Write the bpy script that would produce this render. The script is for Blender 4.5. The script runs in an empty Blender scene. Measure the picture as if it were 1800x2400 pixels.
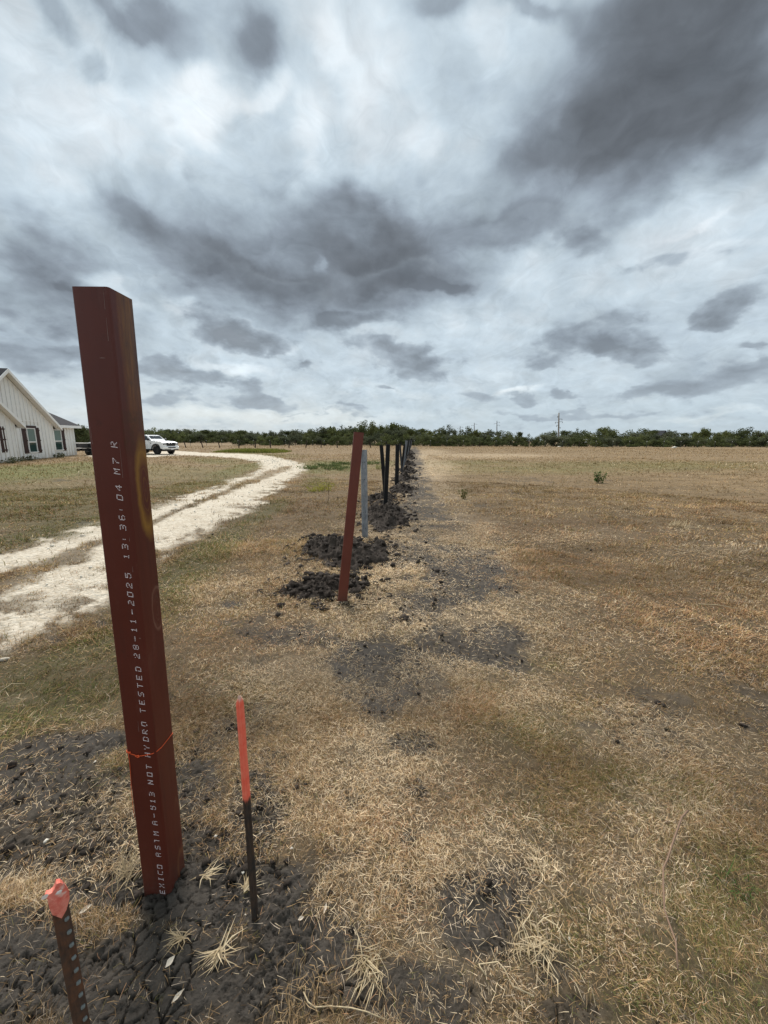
import bpy, bmesh, math, random
import numpy as np
from mathutils import Vector, Matrix

random.seed(7)
RNG = np.random.default_rng(11)
R = math.radians
SC = bpy.context.scene
COL = SC.collection

# ------------------------------------------------------------------ camera
CAM_H = 1.70
PITCH = R(10.82)
ROLL = R(0.9)
F = 900.0                                   # focal length in pixels of the 1800 px wide photograph (90 degrees across)
_f = Vector((0, math.cos(PITCH), -math.sin(PITCH)))
_r0 = Vector((1, 0, 0))
_u0 = _r0.cross(_f)
C_UP = _u0 * math.cos(ROLL) - _r0 * math.sin(ROLL)
C_RT = _r0 * math.cos(ROLL) + _u0 * math.sin(ROLL)
C_FW = _f
cd = bpy.data.cameras.new('camera')
cd.sensor_fit = 'HORIZONTAL'
cd.sensor_width = 36.0
cd.lens = 18.0
cd.clip_start = 0.03
cd.clip_end = 9000
cam = bpy.data.objects.new('camera', cd)
COL.objects.link(cam)
m3 = Matrix((C_RT, C_UP, -C_FW)).transposed()
cam.matrix_world = Matrix.Translation((0, 0, CAM_H)) @ m3.to_4x4()
SC.camera = cam

def ray(px, py):
    """direction of a pixel of the 1800x2400 photograph"""
    return (C_FW * F + C_RT * (px - 900) - C_UP * (py - 1200)).normalized()

# ------------------------------------------------------------------ colour management
SC.view_settings.view_transform = 'Standard'
SC.view_settings.look = 'None'
SC.view_settings.exposure = 1.15
SC.view_settings.gamma = 1.0
SC.view_settings.use_curve_mapping = False
SC.cycles.max_bounces = 6
SC.cycles.transparent_max_bounces = 6

# ------------------------------------------------------------------ sun
SUN_AZ = R(-24)       # left of straight ahead
SUN_EL = R(47)
sl = bpy.data.lights.new('sun', 'SUN')
sl.energy = 2.1
sl.angle = R(30)
sl.color = (1.0, 0.955, 0.905)
so = bpy.data.objects.new('sun', sl)
COL.objects.link(so)
sd = Vector((math.sin(SUN_AZ) * math.cos(SUN_EL), math.cos(SUN_AZ) * math.cos(SUN_EL), math.sin(SUN_EL)))
so.rotation_euler = (-sd).to_track_quat('-Z', 'Y').to_euler()
so.location = (0, 0, 60)

# ------------------------------------------------------------------ sky: Nishita air behind a broken cloud deck
world = bpy.data.worlds.new('World')
SC.world = world
world.use_nodes = True
wt = world.node_tree
wt.nodes.clear()

class NT:
    """small helper for building node trees"""
    def __init__(s, tree): s.t = tree
    def n(s, typ, **kw):
        nd = s.t.nodes.new(typ)
        for k, v in kw.items(): setattr(nd, k, v)
        return nd
    def put(s, sock, v):
        if isinstance(v, bpy.types.NodeSocket): s.t.links.new(v, sock)
        elif v is not None: sock.default_value = v
    def m(s, op, a, b=None, c=None, clamp=False):
        nd = s.n('ShaderNodeMath', operation=op); nd.use_clamp = clamp
        s.put(nd.inputs[0], a); s.put(nd.inputs[1], b)
        if c is not None: s.put(nd.inputs[2], c)
        return nd.outputs[0]
    def v(s, op, a, b=None):
        nd = s.n('ShaderNodeVectorMath', operation=op)
        s.put(nd.inputs[0], a)
        if b is not None: s.put(nd.inputs[3 if op == 'SCALE' else 1], b)
        return nd.outputs[1 if op in ('LENGTH', 'DOT_PRODUCT') else 0]
    def xyz(s, x=0., y=0., z=0.):
        nd = s.n('ShaderNodeCombineXYZ')
        for i, k in enumerate((x, y, z)): s.put(nd.inputs[i], k)
        return nd.outputs[0]
    def sep(s, v):
        nd = s.n('ShaderNodeSeparateXYZ'); s.put(nd.inputs[0], v)
        return nd.outputs
    def noise(s, vec, scale, detail=4., rough=.5, dist=0., out=0, dim='3D', norm=True):
        nd = s.n('ShaderNodeTexNoise', noise_dimensions=dim); nd.normalize = norm
        s.put(nd.inputs['Vector'], vec); s.put(nd.inputs['Scale'], scale)
        s.put(nd.inputs['Detail'], detail); s.put(nd.inputs['Roughness'], rough); s.put(nd.inputs['Distortion'], dist)
        return nd.outputs[out]
    def vor(s, vec, scale, feature='F1', out=0, rnd=1.):
        nd = s.n('ShaderNodeTexVoronoi', feature=feature)
        s.put(nd.inputs['Vector'], vec); s.put(nd.inputs['Scale'], scale); s.put(nd.inputs['Randomness'], rnd)
        return nd.outputs[out]
    def mr(s, val, a, b, c=0., d=1., smooth=False):
        nd = s.n('ShaderNodeMapRange'); nd.interpolation_type = 'SMOOTHSTEP' if smooth else 'LINEAR'
        for i, k in enumerate((val, a, b, c, d)): s.put(nd.inputs[i], k)
        return nd.outputs[0]
    def mix(s, fac, a, b, blend='MIX'):
        nd = s.n('ShaderNodeMix', data_type='RGBA', blend_type=blend)
        s.put(nd.inputs[0], fac)
        for sock, k in ((nd.inputs[6], a), (nd.inputs[7], b)):
            if isinstance(k, (tuple, list)) and len(k) == 3: k = (*k, 1.)
            s.put(sock, k)
        return nd.outputs[2]
    def ramp(s, fac, stops, interp='LINEAR'):
        nd = s.n('ShaderNodeValToRGB'); cr = nd.color_ramp; cr.interpolation = interp
        s.put(nd.inputs[0], fac)
        while len(cr.elements) < len(stops): cr.elements.new(.5)
        for e, (p, c) in zip(cr.elements, stops):
            e.position = p; e.color = (*c, 1.) if len(c) == 3 else c
        return nd.outputs[0]
    def attr(s, name, out=2):
        nd = s.n('ShaderNodeAttribute'); nd.attribute_name = name
        return nd.outputs[out]

W = NT(wt)
gdir = W.n('ShaderNodeTexCoord').outputs['Generated']
dx, dy, dz = W.sep(gdir)
zc = W.m('MAXIMUM', dz, 0.0)
inv = W.m('DIVIDE', 1.0, W.m('ADD', zc, 0.42))
plane = W.xyz(W.m('MULTIPLY', dx, inv), W.m('MULTIPLY', dy, inv), 0.0)      # where the line of sight meets the cloud deck
az = W.m('ARCTAN2', dx, dy)
el = W.m('ARCSINE', dz)
# swirl the cloud outlines: coarse and fine warps, finer towards the horizon as the deck recedes
wscale = W.mr(dz, 0.0, 0.55, 0.40, 1.0)
w1 = W.v('SUBTRACT', W.noise(plane, 2.6, 4., .55, out=1), (.5, .5, .5))
w2 = W.v('SUBTRACT', W.noise(plane, 8., 5., .55, out=1), (.5, .5, .5))
warp = W.v('ADD', W.v('SCALE', w1, W.m('MULTIPLY', wscale, 0.24)), W.v('SCALE', w2, W.m('MULTIPLY', wscale, 0.085)))
sph = W.v('ADD', W.xyz(az, el, 0.0), warp)

def azel(px, py):
    d = ray(px, py)
    return math.atan2(d.x, d.y), math.asin(d.z)

S = 1800 / 1659.0
def blobs(lst):
    tot = None
    for (cx, cy, rx, ry, rot, amp) in lst:
        cx, cy, rx, ry = cx * S, cy * S, rx * S, ry * S
        a0, e0 = azel(cx, cy)
        c, s_ = math.cos(R(rot)), math.sin(R(rot))
        a1, e1 = azel(cx + rx * c, cy + rx * s_)
        a2, e2 = azel(cx - ry * s_, cy + ry * c)
        ux, uy = a1 - a0, e1 - e0
        lx = math.hypot(ux, uy); ly = math.hypot(a2 - a0, e2 - e0)
        mp = W.n('ShaderNodeMapping', vector_type='TEXTURE')
        W.put(mp.inputs['Vector'], sph)
        mp.inputs['Location'].default_value = (a0, e0, 0)
        mp.inputs['Rotation'].default_value = (0, 0, math.atan2(uy, ux))
        k = 1.75
        mp.inputs['Scale'].default_value = (lx * k, ly * k, 1)
        g = W.n('ShaderNodeTexGradient', gradient_type='QUADRATIC_SPHERE')
        W.put(g.inputs[0], mp.outputs[0])
        # smooth bell instead of a cusp
        tot = W.m('MULTIPLY_ADD', W.mr(g.outputs['Fac'], 0., .62, 0., 1., True), amp, 0.0 if tot is None else tot)
    return tot

DARK = [  # the heavy soft deck overhead, by where it stands in the sky: centre, half axes, tilt, thickness
    (1470, 150, 330, 170, -8, 1.0), (1250, 290, 270, 95, -14, .60), (1620, 230, 170, 110, -25, .45), (1380, 30, 300, 70, 0, .35),
    (1120, 465, 240, 55, -10, .48), (1400, 385, 120, 50, -25, .28), (1060, 360, 120, 60, -20, .20),
    (860, 560, 190, 80, 4, .76), (600, 590, 150, 66, 14, .60), (420, 530, 170, 52, 24, .34), (720, 495, 260, 75, 5, .30), (300, 470, 120, 45, 20, .25),
    (75, 545, 130, 75, 8, .50), (110, 690, 160, 60, 5, .32), (60, 770, 150, 40, 5, .30), (80, 620, 120, 40, 0, .25),
    (545, 70, 75, 100, 10, .62), (270, 20, 150, 45, 5, .45), (95, 60, 60, 35, 40, .42), (185, 140, 60, 32, 45, .30), (400, 110, 70, 50, 20, .25),
    (960, 25, 85, 45, 0, .42), (1130, 10, 90, 30, 0, .35), (1250, 720, 150, 50, -6, .16), (1520, 790, 220, 50, -2, .20), (640, 580, 420, 120, 8, .24), (830, 640, 270, 62, 3, .40), (520, 650, 170, 50, 20, .34), (900, 480, 300, 80, -12, .18), (1300, 200, 420, 200, -14, .20), (200, 620, 240, 160, 10, .14),
]
LIGHT = [
    (440, 240, 70, 95, -10, .40), (300, 250, 200, 110, 0, .36), (560, 215, 90, 50, -30, .45), (800, 190, 170, 150, -60, .36), (650, 290, 90, 60, -60, .38),
    (60, 250, 90, 160, 0, .22), (900, 320, 80, 45, -40, .34), (680, 545, 12, 26, -10, .6), (240, 590, 120, 14, 25, .32), (400, 640, 60, 16, 35, .4),
    (600, 900, 420, 22, 0, .45), (500, 790, 90, 14, 10, .45), (620, 745, 40, 10, -10, .35), (1110, 845, 62, 10, 0, .75), (1500, 470, 110, 14, -30, .34),
    (1560, 900, 160, 10, -4, .42), (1150, 590, 130, 70, 0, .22), (1560, 540, 150, 22, -12, .25), (1010, 700, 130, 60, 0, .22), (720, 90, 70, 60, -60, .28), (1040, 90, 40, 90, 25, .28),
    (850, 850, 160, 14, 0, .25), (160, 100, 160, 40, 35, .15), (100, 400, 150, 40, 5, .15),
]
CUMULUS = [  # lower, nearer to the horizon: clouds with firm tops
    (860, 600, 170, 52, 2, .95), (950, 635, 90, 26, -3, .7), (600, 615, 130, 45, 12, .80), (745, 686, 120, 30, 4, .8), (545, 724, 100, 30, 6, .8), (480, 690, 90, 30, 30, .5), (430, 580, 120, 40, 24, .6),
    (870, 790, 105, 30, 4, .72), (805, 752, 70, 24, 12, .5), (650, 785, 22, 9, 0, .6), (420, 812, 110, 26, 6, .55), (565, 862, 72, 17, 8, .8), (530, 832, 24, 20, 0, .6), (345, 790, 70, 22, 0, .45), (330, 855, 110, 14, 0, .42),
    (75, 555, 130, 55, 10, .62), (150, 610, 60, 25, 20, .4), (110, 700, 150, 45, 4, .50), (50, 775, 150, 30, 4, .55), (170, 770, 60, 20, 0, .4),
    (1260, 725, 150, 42, -6, .52), (1330, 748, 80, 24, 0, .5), (1190, 775, 60, 14, 0, .4), (1560, 655, 100, 40, -22, .58), (1500, 700, 60, 20, -10, .45), (1630, 720, 40, 14, 0, .5), (1520, 822, 210, 38, -2, .62), (1620, 775, 110, 28, -5, .6), (1400, 840, 110, 18, 0, .5),
    (1440, 565, 120, 20, -8, .32), (1030, 850, 48, 14, 5, .5), (1130, 862, 42, 8, 0, .5), (1230, 850, 40, 8, 0, .45), (1230, 893, 260, 9, 0, .42), (1180, 470, 200, 40, -8, .45),
    (760, 880, 40, 8, 0, .35), (840, 848, 30, 6, 0, .35), (700, 890, 160, 5, 0, .25),
]
dark = blobs(DARK)
light = blobs(LIGHT)
det1 = W.m('SUBTRACT', W.noise(plane, 3.6, 8., .52, .15), .5)
det2 = W.m('SUBTRACT', W.noise(W.v('ADD', plane, (5.3, 2.1, 0)), 11.0, 7., .55, .2), .5)
bil = W.m('SUBTRACT', W.m('ABSOLUTE', W.m('SUBTRACT', W.noise(plane, 6.5, 7., .52, .1), .5)), .1)       # billows
# outside the part of the sky in the photograph the deck goes on by noise, with brightness added to lift the unlit house wall
wide = W.m('SUBTRACT', W.noise(plane, 1.6, 5., .5), .5)
away = W.mr(W.v('DOT_PRODUCT', gdir, tuple(ray(900, 600))), 0.30, 0.66, 1.0, 0.0, True)
T = W.m('SUBTRACT', dark, W.m('MULTIPLY', light, 0.62))
T = W.m('MULTIPLY_ADD', W.m('MULTIPLY', wide, away), 1.6, W.m('MULTIPLY_ADD', away, -.15, T))
amp = W.mr(dz, 0.02, 0.3, 0.40, 1.0)
T = W.m('MULTIPLY_ADD', W.m('MULTIPLY', det1, amp), 1.05, T)
T = W.m('MULTIPLY_ADD', W.m('MULTIPLY', det2, amp), 0.42, T)
T = W.m('MULTIPLY_ADD', W.m('MULTIPLY', bil, amp), -0.85, W.m('SUBTRACT', T, .05))
Tn = W.mr(T, -0.52, 1.32, 0.0, 1.0)
cloud = W.ramp(Tn, [(0.0, (.86, .90, .92)), (.13, (.715, .775, .81)), (.27, (.555, .630, .684)), (.40, (.42, .485, .543)), (.56, (.272, .310, .356)), (.76, (.176, .196, .224)), (1.0, (.128, .140, .158))])
wisp = W.m('SUBTRACT', W.noise(W.v('ADD', plane, W.v('SCALE', w1, .55)), 7.5, 9., .62, .9), .5)
mod = W.m('MULTIPLY_ADD', wisp, .62, W.m('MULTIPLY_ADD', det1, .35, W.m('MULTIPLY_ADD', bil, -1.1, 1.0)))
cloud = W.mix(1.0, cloud, W.xyz(mod, mod, mod), 'MULTIPLY')
# pale, slightly warm band low over the horizon, greyer and bluer to the right
hz = W.mr(el, 0.0, 0.17, 1.0, 0.0, True)
warmside = W.mr(az, 0.15, -0.35, 0.25, 1.0, True)
cloud = W.mix(W.m('MULTIPLY', hz, .6), cloud, W.mix(warmside, (.49, .585, .645), (.72, .745, .725)))
# firm topped cumulus in front of that
puff = W.vor(W.v('ADD', plane, W.v('SCALE', w2, .12)), 17., 'SMOOTH_F1', 0)
puff2 = W.vor(W.v('ADD', plane, W.v('SCALE', w2, .10)), 39., 'SMOOTH_F1', 0)
C = blobs(CUMULUS)
C = W.m('MULTIPLY_ADD', W.m('SUBTRACT', .42, puff), .34, C)
C = W.m('MULTIPLY_ADD', W.m('SUBTRACT', .42, puff2), .16, C)
C = W.m('MULTIPLY_ADD', W.m('SUBTRACT', W.noise(plane, 7., 9., .62, .5), .5), 1.0, C)
C = W.m('MULTIPLY_ADD', W.mr(el, .05, .45, .10, 0.), 1.0, C)
cm = W.mr(C, .08, .48, 0., 1., True)
cthick = W.m('MULTIPLY_ADD', det1, .8, W.m('MULTIPLY_ADD', det2, 1.1, C))
ccol = W.ramp(cthick, [(.05, (.54, .60, .645)), (.36, (.375, .428, .480)), (.66, (.262, .298, .343)), (1.0, (.165, .184, .212))])
far_ = W.mr(el, .02, .22, .55, 0., True)
ccol = W.mix(far_, ccol, (.46, .525, .585))
cloud = W.mix(W.m('MULTIPLY', cm, .78), cloud, W.mix(.75, ccol, cloud, 'DARKEN'))
sky = W.n('ShaderNodeTexSky', sky_type='NISHITA')
sky.sun_disc = False
sky.sun_elevation = SUN_EL
sky.sun_rotation = SUN_AZ
sky.air_density = 1.0; sky.dust_density = 1.5
bg1 = W.n('ShaderNodeBackground'); W.put(bg1.inputs[0], sky.outputs[0]); bg1.inputs[1].default_value = 0.05
bg2 = W.n('ShaderNodeBackground'); W.put(bg2.inputs[0], W.mix(1.0, cloud, (.965, 1.0, 1.025), 'MULTIPLY')); bg2.inputs[1].default_value = 0.455
ms = W.n('ShaderNodeMixShader')
cover = W.mr(Tn, 0.02, 0.35, 0.90, 1.0, True)
W.put(ms.inputs[0], cover); W.put(ms.inputs[1], bg1.outputs[0]); W.put(ms.inputs[2], bg2.outputs[0])
wo = W.n('ShaderNodeOutputWorld')
W.put(wo.inputs[0], ms.outputs[0])
world.cycles.sampling_method = 'MANUAL'
world.cycles.sample_map_resolution = 512

# ================================================================== helpers
def smooth(a, b, x):
    t = np.clip((x - a) / (b - a), 0, 1)
    return t * t * (3 - 2 * t)

def _hash(ix, iy, seed):
    h = (ix.astype(np.int64) * 374761393 + iy.astype(np.int64) * 668265263 + seed * 974634777) & 0x7fffffff
    h = ((h ^ (h >> 13)) * 1274126177) & 0x7fffffff
    h = (h ^ (h >> 16)) & 0xffffff
    return h / float(0xffffff)

def vnoise(x, y, seed=0):
    ix, iy = np.floor(x), np.floor(y)
    fx, fy = x - ix, y - iy
    fx = fx * fx * fx * (fx * (fx * 6 - 15) + 10); fy = fy * fy * fy * (fy * (fy * 6 - 15) + 10)
    a = _hash(ix, iy, seed); b = _hash(ix + 1, iy, seed); c = _hash(ix, iy + 1, seed); d = _hash(ix + 1, iy + 1, seed)
    return (a + (b - a) * fx) * (1 - fy) + (c + (d - c) * fx) * fy

def fbm(x, y, seed=0, octv=4, gain=.5):
    t = 0.; a = 1.; n = 0.
    for k in range(octv):
        t = t + a * vnoise(x * 2.03 ** k + 17.3 * k, y * 2.03 ** k - 9.1 * k, seed + k); n += a; a *= gain
    return t / n                                    # 0..1, mean .5

def voronoi(x, y, seed=0):
    ix, iy = np.floor(x), np.floor(y)
    f1 = np.full(x.shape, 9.); f2 = np.full(x.shape, 9.); cid = np.zeros(x.shape)
    for oy in (-1, 0, 1):
        for ox in (-1, 0, 1):
            cx, cy = ix + ox, iy + oy
            px = cx + _hash(cx, cy, seed); py = cy + _hash(cx, cy, seed + 5)
            d = np.hypot(px - x, py - y)
            nearer = d < f1
            f2 = np.where(nearer, f1, np.minimum(f2, d))
            cid = np.where(nearer, _hash(cx, cy, seed + 9), cid)
            f1 = np.where(nearer, d, f1)
    return f1, f2, cid

def lie(x, y):
    """lie of the land: level where the camera stands, falling gently to the left and rising to the right further off"""
    x = np.asarray(x, float); y = np.asarray(y, float)
    r = np.hypot(x, y)
    return 0.0125 * x * smooth(9, 45, r) * np.clip(1.0 - smooth(250, 900, r), 0, 1)

def G(px, py):
    """ground point seen at a pixel of the photograph"""
    d = ray(px, py)
    z = 0.
    for _ in range(12):
        t = (z - CAM_H) / d.z
        z = float(lie(d.x * t, d.y * t))
    return np.array((d.x * t, d.y * t))

def G3(px, py):
    g = G(px, py)
    return Vector((g[0], g[1], float(lie(g[0], g[1]))))

def at_depth(px, py, Y):
    """point on a pixel's line of sight at forward distance Y"""
    d = ray(px, py)
    return Vector((0, 0, CAM_H)) + d * (Y / d.y)

# ------------------------------------------------------------------ mesh helpers
class MB:
    """collects polygons, links them as ONE mesh object"""
    def __init__(s): s.v = []; s.f = []; s.mi = []; s.cur = 0
    def add(s, vs, fs):
        b = len(s.v); s.v += [tuple(p) for p in vs]
        s.f += [tuple(i + b for i in q) for q in fs]; s.mi += [s.cur] * len(fs)
    def box(s, c, h, M=None):
        vs = [Vector((c[0] + sx * h[0], c[1] + sy * h[1], c[2] + sz * h[2])) for sz in (-1, 1) for sy in (-1, 1) for sx in (-1, 1)]
        if M is not None: vs = [M @ p for p in vs]
        s.add(vs, [(0, 2, 3, 1), (4, 5, 7, 6), (0, 1, 5, 4), (2, 6, 7, 3), (0, 4, 6, 2), (1, 3, 7, 5)])
    def loft(s, rings, cap0=True, cap1=True):
        n = len(rings[0]); b = len(s.v)
        for r_ in rings: s.v += [tuple(p) for p in r_]
        for k in range(len(rings) - 1):
            for i in range(n):
                j = (i + 1) % n
                s.f.append((b + k * n + i, b + k * n + j, b + (k + 1) * n + j, b + (k + 1) * n + i)); s.mi.append(s.cur)
        if cap0: s.f.append(tuple(b + i for i in reversed(range(n)))); s.mi.append(s.cur)
        if cap1: s.f.append(tuple(b + (len(rings) - 1) * n + i for i in range(n))); s.mi.append(s.cur)
    def tube(s, pts, rad, n=6, cap=True):
        pts = [Vector(p) for p in pts]; rings = []
        if not isinstance(rad, (list, tuple)): rad = [rad] * len(pts)
        prev = None
        for i, p in enumerate(pts):
            t = (pts[min(i + 1, len(pts) - 1)] - pts[max(i - 1, 0)]).normalized()
            if prev is None:
                a = Vector((0, 0, 1)) if abs(t.z) < .9 else Vector((1, 0, 0))
                u = t.cross(a).normalized()
            else:
                u = (prev - t * prev.dot(t)).normalized()
            prev = u; w = t.cross(u)
            rings.append([p + (u * math.cos(2 * math.pi * k / n) + w * math.sin(2 * math.pi * k / n)) * rad[i] for k in range(n)])
        s.loft(rings, cap, cap)
    def build(s, name, mats, parent=None, smooth_=False, bevel=0.0, seg=2):
        me = bpy.data.meshes.new(name)
        me.from_pydata(s.v, [], s.f); 
        mats = mats if isinstance(mats, (list, tuple)) else [mats]
        for m_ in mats: me.materials.append(m_)
        if len(mats) > 1: me.polygons.foreach_set('material_index', s.mi)
        if bevel > 0:
            bm = bmesh.new(); bm.from_mesh(me)
            bmesh.ops.remove_doubles(bm, verts=bm.verts, dist=1e-5)
            eds = [e for e in bm.edges if len(e.link_faces) == 2 and e.calc_face_angle(0) > R(28)]
            bmesh.ops.bevel(bm, geom=eds, offset=bevel, segments=seg, affect='EDGES', clamp_overlap=True, profile=.6)
            bm.to_mesh(me); bm.free()
        if smooth_: me.polygons.foreach_set('use_smooth', [True] * len(me.polygons))
        me.update()
        o = bpy.data.objects.new(name, me); COL.objects.link(o)
        if parent is not None: o.parent = parent
        return o

def np_mesh(name, verts, faces, mat, cols=None, attrs=None, smooth_=False):
    """verts (n,3); faces (m,k); cols (n,3)"""
    me = bpy.data.meshes.new(name)
    n, (m_, k) = len(verts), faces.shape
    me.vertices.add(n); me.vertices.foreach_set('co', np.ascontiguousarray(verts, np.float32).ravel())
    me.loops.add(m_ * k); me.loops.foreach_set('vertex_index', np.ascontiguousarray(faces, np.int32).ravel())
    me.polygons.add(m_); me.polygons.foreach_set('loop_start', np.arange(0, m_ * k, k, dtype=np.int32))
    if smooth_: me.polygons.foreach_set('use_smooth', np.ones(m_, bool))
    if cols is not None:
        a = me.attributes.new('tint', 'FLOAT_COLOR', 'POINT')
        a.data.foreach_set('color', np.concatenate([cols, np.ones((n, 1))], 1).astype(np.float32).ravel())
    for kk, vv in (attrs or {}).items():
        a = me.attributes.new(kk, 'FLOAT', 'POINT'); a.data.foreach_set('value', vv.astype(np.float32))
    me.materials.append(mat)
    me.update(calc_edges=True)
    o = bpy.data.objects.new(name, me); COL.objects.link(o)
    return o

def tag(o, label=None, cat=None, group=None, kind=None):
    if label: o['label'] = label
    if cat: o['category'] = cat
    if group: o['group'] = group
    if kind: o['kind'] = kind
    return o

def empty(name, loc=(0, 0, 0), rz=0., label=None, cat=None, group=None):
    o = bpy.data.objects.new(name, None); COL.objects.link(o)
    o.location = loc; o.rotation_euler = (0, 0, rz); o.empty_display_size = .2
    return tag(o, label, cat, group)

def copy_tree(o, parent=None):
    c = o.copy(); COL.objects.link(c); c.parent = parent
    for ch in o.children:
        if ch.name in COL.objects: copy_tree(ch, c)
    return c

# ------------------------------------------------------------------ material helpers
def mat(name):
    m_ = bpy.data.materials.new(name); m_.use_nodes = True
    t = m_.node_tree; t.nodes.clear()
    N = NT(t); out = N.n('ShaderNodeOutputMaterial')
    return m_, N, out

def pbr(N, out, col, rough=.6, metal=0., spec=.5, bump=None, bstr=.3, bdist=.01):
    b = N.n('ShaderNodeBsdfPrincipled')
    if isinstance(col, tuple) and len(col) == 3: col = (*col, 1.)
    N.put(b.inputs['Base Color'], col); N.put(b.inputs['Roughness'], rough)
    N.put(b.inputs['Metallic'], metal); N.put(b.inputs['Specular IOR Level'], spec)
    if bump is not None:
        bp = N.n('ShaderNodeBump'); N.put(bp.inputs['Height'], bump)
        bp.inputs['Strength'].default_value = bstr; bp.inputs['Distance'].default_value = bdist
        N.put(b.inputs['Normal'], bp.outputs[0])
    N.put(out.inputs[0], b.outputs[0])
    return b

def plain(name, col, rough=.6, metal=0., spec=.5, var=.12, scale=8., bstr=.15, bdist=.004):
    m_, N, out = mat(name)
    oc = N.n('ShaderNodeTexCoord').outputs['Object']
    nz = N.noise(oc, scale, 5., .6)
    c = N.mix(nz, tuple(k * (1 - var) for k in col), tuple(min(1, k * (1 + var)) for k in col))
    pbr(N, out, c, N.m('MULTIPLY_ADD', nz, .2, rough - .1), metal, spec, N.noise(oc, scale * 6, 3.), bstr, bdist)
    return m_

# ================================================================== what covers the ground where
def ell(px, py, rx, ry, rot=0.):
    """patch of ground, as an ellipse lying on the land: centre and two half axes"""
    c, s_ = math.cos(R(rot)), math.sin(R(rot))
    p = G(px, py)
    return p, (G(px + rx * c, py + rx * s_) - p), (G(px - ry * s_, py + ry * c) - p)

def patches(x, y, lst, edge=.35, wob=.5, wfreq=3., seed=3):
    tot = np.zeros_like(x)
    nz = (fbm(x * wfreq, y * wfreq, seed, 5, .6) - .5) * 2 * wob
    for (p, a, b, amt) in lst:
        ra = max(np.hypot(*a), np.hypot(*b)) * 2.2
        idx = np.nonzero((np.abs(x - p[0]) < ra) & (np.abs(y - p[1]) < ra))
        if len(idx[0]) == 0: continue
        det = a[0] * b[1] - a[1] * b[0]
        qx, qy = x[idx] - p[0], y[idx] - p[1]
        u = (qx * b[1] - qy * b[0]) / det; v = (-qx * a[1] + qy * a[0]) / det
        q = np.hypot(u, v) + nz[idx]
        tot[idx] = np.maximum(tot[idx], amt * (1 - smooth(1 - edge, 1 + edge, q)))
    return tot

def E(*rows):
    return [(*ell(*r_[:-1]), r_[-1]) for r_ in rows]

SOIL = E((250, 2290, 560, 170, 0, 1.), (520, 2090, 240, 120, 0, 1.), (330, 2100, 190, 70, 0, 1.), (720, 2230, 140, 130, 0, 1.), (60, 2230, 300, 110, 0, .95),
         (120, 1960, 240, 110, 0, .85), (60, 1820, 170, 80, -15, .95), (215, 1745, 130, 36, -12, 1.), (210, 1850, 170, 50, -10, .8), (450, 1850, 100, 110, 0, .9), (600, 1890, 75, 130, 0, .85), (470, 1960, 90, 60, 0, .9),
         (1120, 2150, 95, 110, 10, .95), (1000, 2330, 150, 100, 0, .9), (880, 2330, 120, 60, 0, .85), (1290, 2270, 60, 60, 0, .55), (1330, 2370, 90, 40, 0, .6), (1590, 2360, 60, 40, 0, .5),
         (1190, 2060, 60, 40, 0, .6), (960, 1745, 60, 30, 0, .75), (975, 1850, 28, 22, 0, .8), (960, 1965, 24, 18, 0, .8),
         (880, 1545, 120, 52, 0, 1.), (1140, 1512, 120, 54, 0, .95), (760, 1500, 60, 26, 0, .7), (1180, 1545, 60, 20, 0, .8), (700, 1490, 90, 28, 0, .75), (840, 1620, 60, 25, 0, .6), (980, 1620, 80, 30, 0, .5),
         (1090, 1335, 125, 66, 0, 1.), (1000, 1405, 100, 30, 0, .85), (960, 1290, 80, 42, 0, .85), (1060, 1390, 100, 30, 0, 1.), (1030, 1235, 60, 22, 0, .75), (1430, 1672, 48, 16, 25, .75), (1580, 1690, 30, 12, 10, .5), (1380, 1700, 40, 14, 0, .5),
         (560, 1690, 60, 24, 0, .5), (640, 1780, 50, 30, 0, .55), (690, 1850, 40, 26, 0, .5), (830, 1880, 34, 20, 0, .6),
         (545, 1415, 22, 9, 0, .9), (590, 1480, 34, 12, 0, .6), (140, 1492, 24, 9, 0, .8), (235, 1457, 14, 7, 0, .8), (50, 1462, 30, 9, -8, .8), (10, 1485, 24, 8, 0, .8),
         (980, 1240, 60, 24, 0, .6), (930, 1320, 60, 20, 0, .7), (955, 1200, 55, 28, 0, .85), (1000, 1175, 40, 12, 0, .6), (965, 1140, 30, 14, 0, .7), (968, 1110, 22, 9, 0, .7), (962, 1085, 16, 8, 0, .8), (966, 1068, 12, 7, 0, .8), (968, 1055, 9, 5, 0, .8))
STRAW = E((1000, 1250, 160, 100, 0, 1.), (1050, 1430, 270, 90, 0, 1.), (880, 1570, 330, 90, 0, .95), (940, 1340, 150, 60, 0, .9), (985, 1110, 60, 40, 0, 1.), (975, 1070, 30, 14, 0, 1.), (900, 1780, 200, 130, 0, .75), (1240, 1640, 130, 60, 20, .65), (1500, 1720, 260, 70, 12, .7), (1400, 1500, 160, 40, 10, .35),
          (1000, 1150, 70, 60, 0, .8), (1000, 1090, 60, 24, 0, .75), (1130, 1068, 160, 6, 0, .7), (1010, 1060, 40, 12, 0, .6), (1120, 2000, 190, 170, 0, .7), (1080, 2250, 200, 160, 0, .8), (850, 2100, 110, 90, 0, .6),
          (1560, 1880, 140, 90, 0, .5), (1500, 2060, 140, 110, 0, .45), (130, 2050, 180, 60, 0, .5), (200, 1900, 240, 80, 0, .5), (330, 1960, 60, 90, 0, .6), (30, 1640, 70, 16, -10, .5), (560, 1390, 120, 70, 0, .4), (760, 1370, 150, 80, 0, .5), (1350, 1255, 120, 18, 0, .3), (1600, 1240, 60, 10, 0, .5), (1700, 1290, 120, 20, 0, .3), (640, 1900, 110, 80, 0, .5), (850, 1960, 80, 60, 0, .4))
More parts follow.
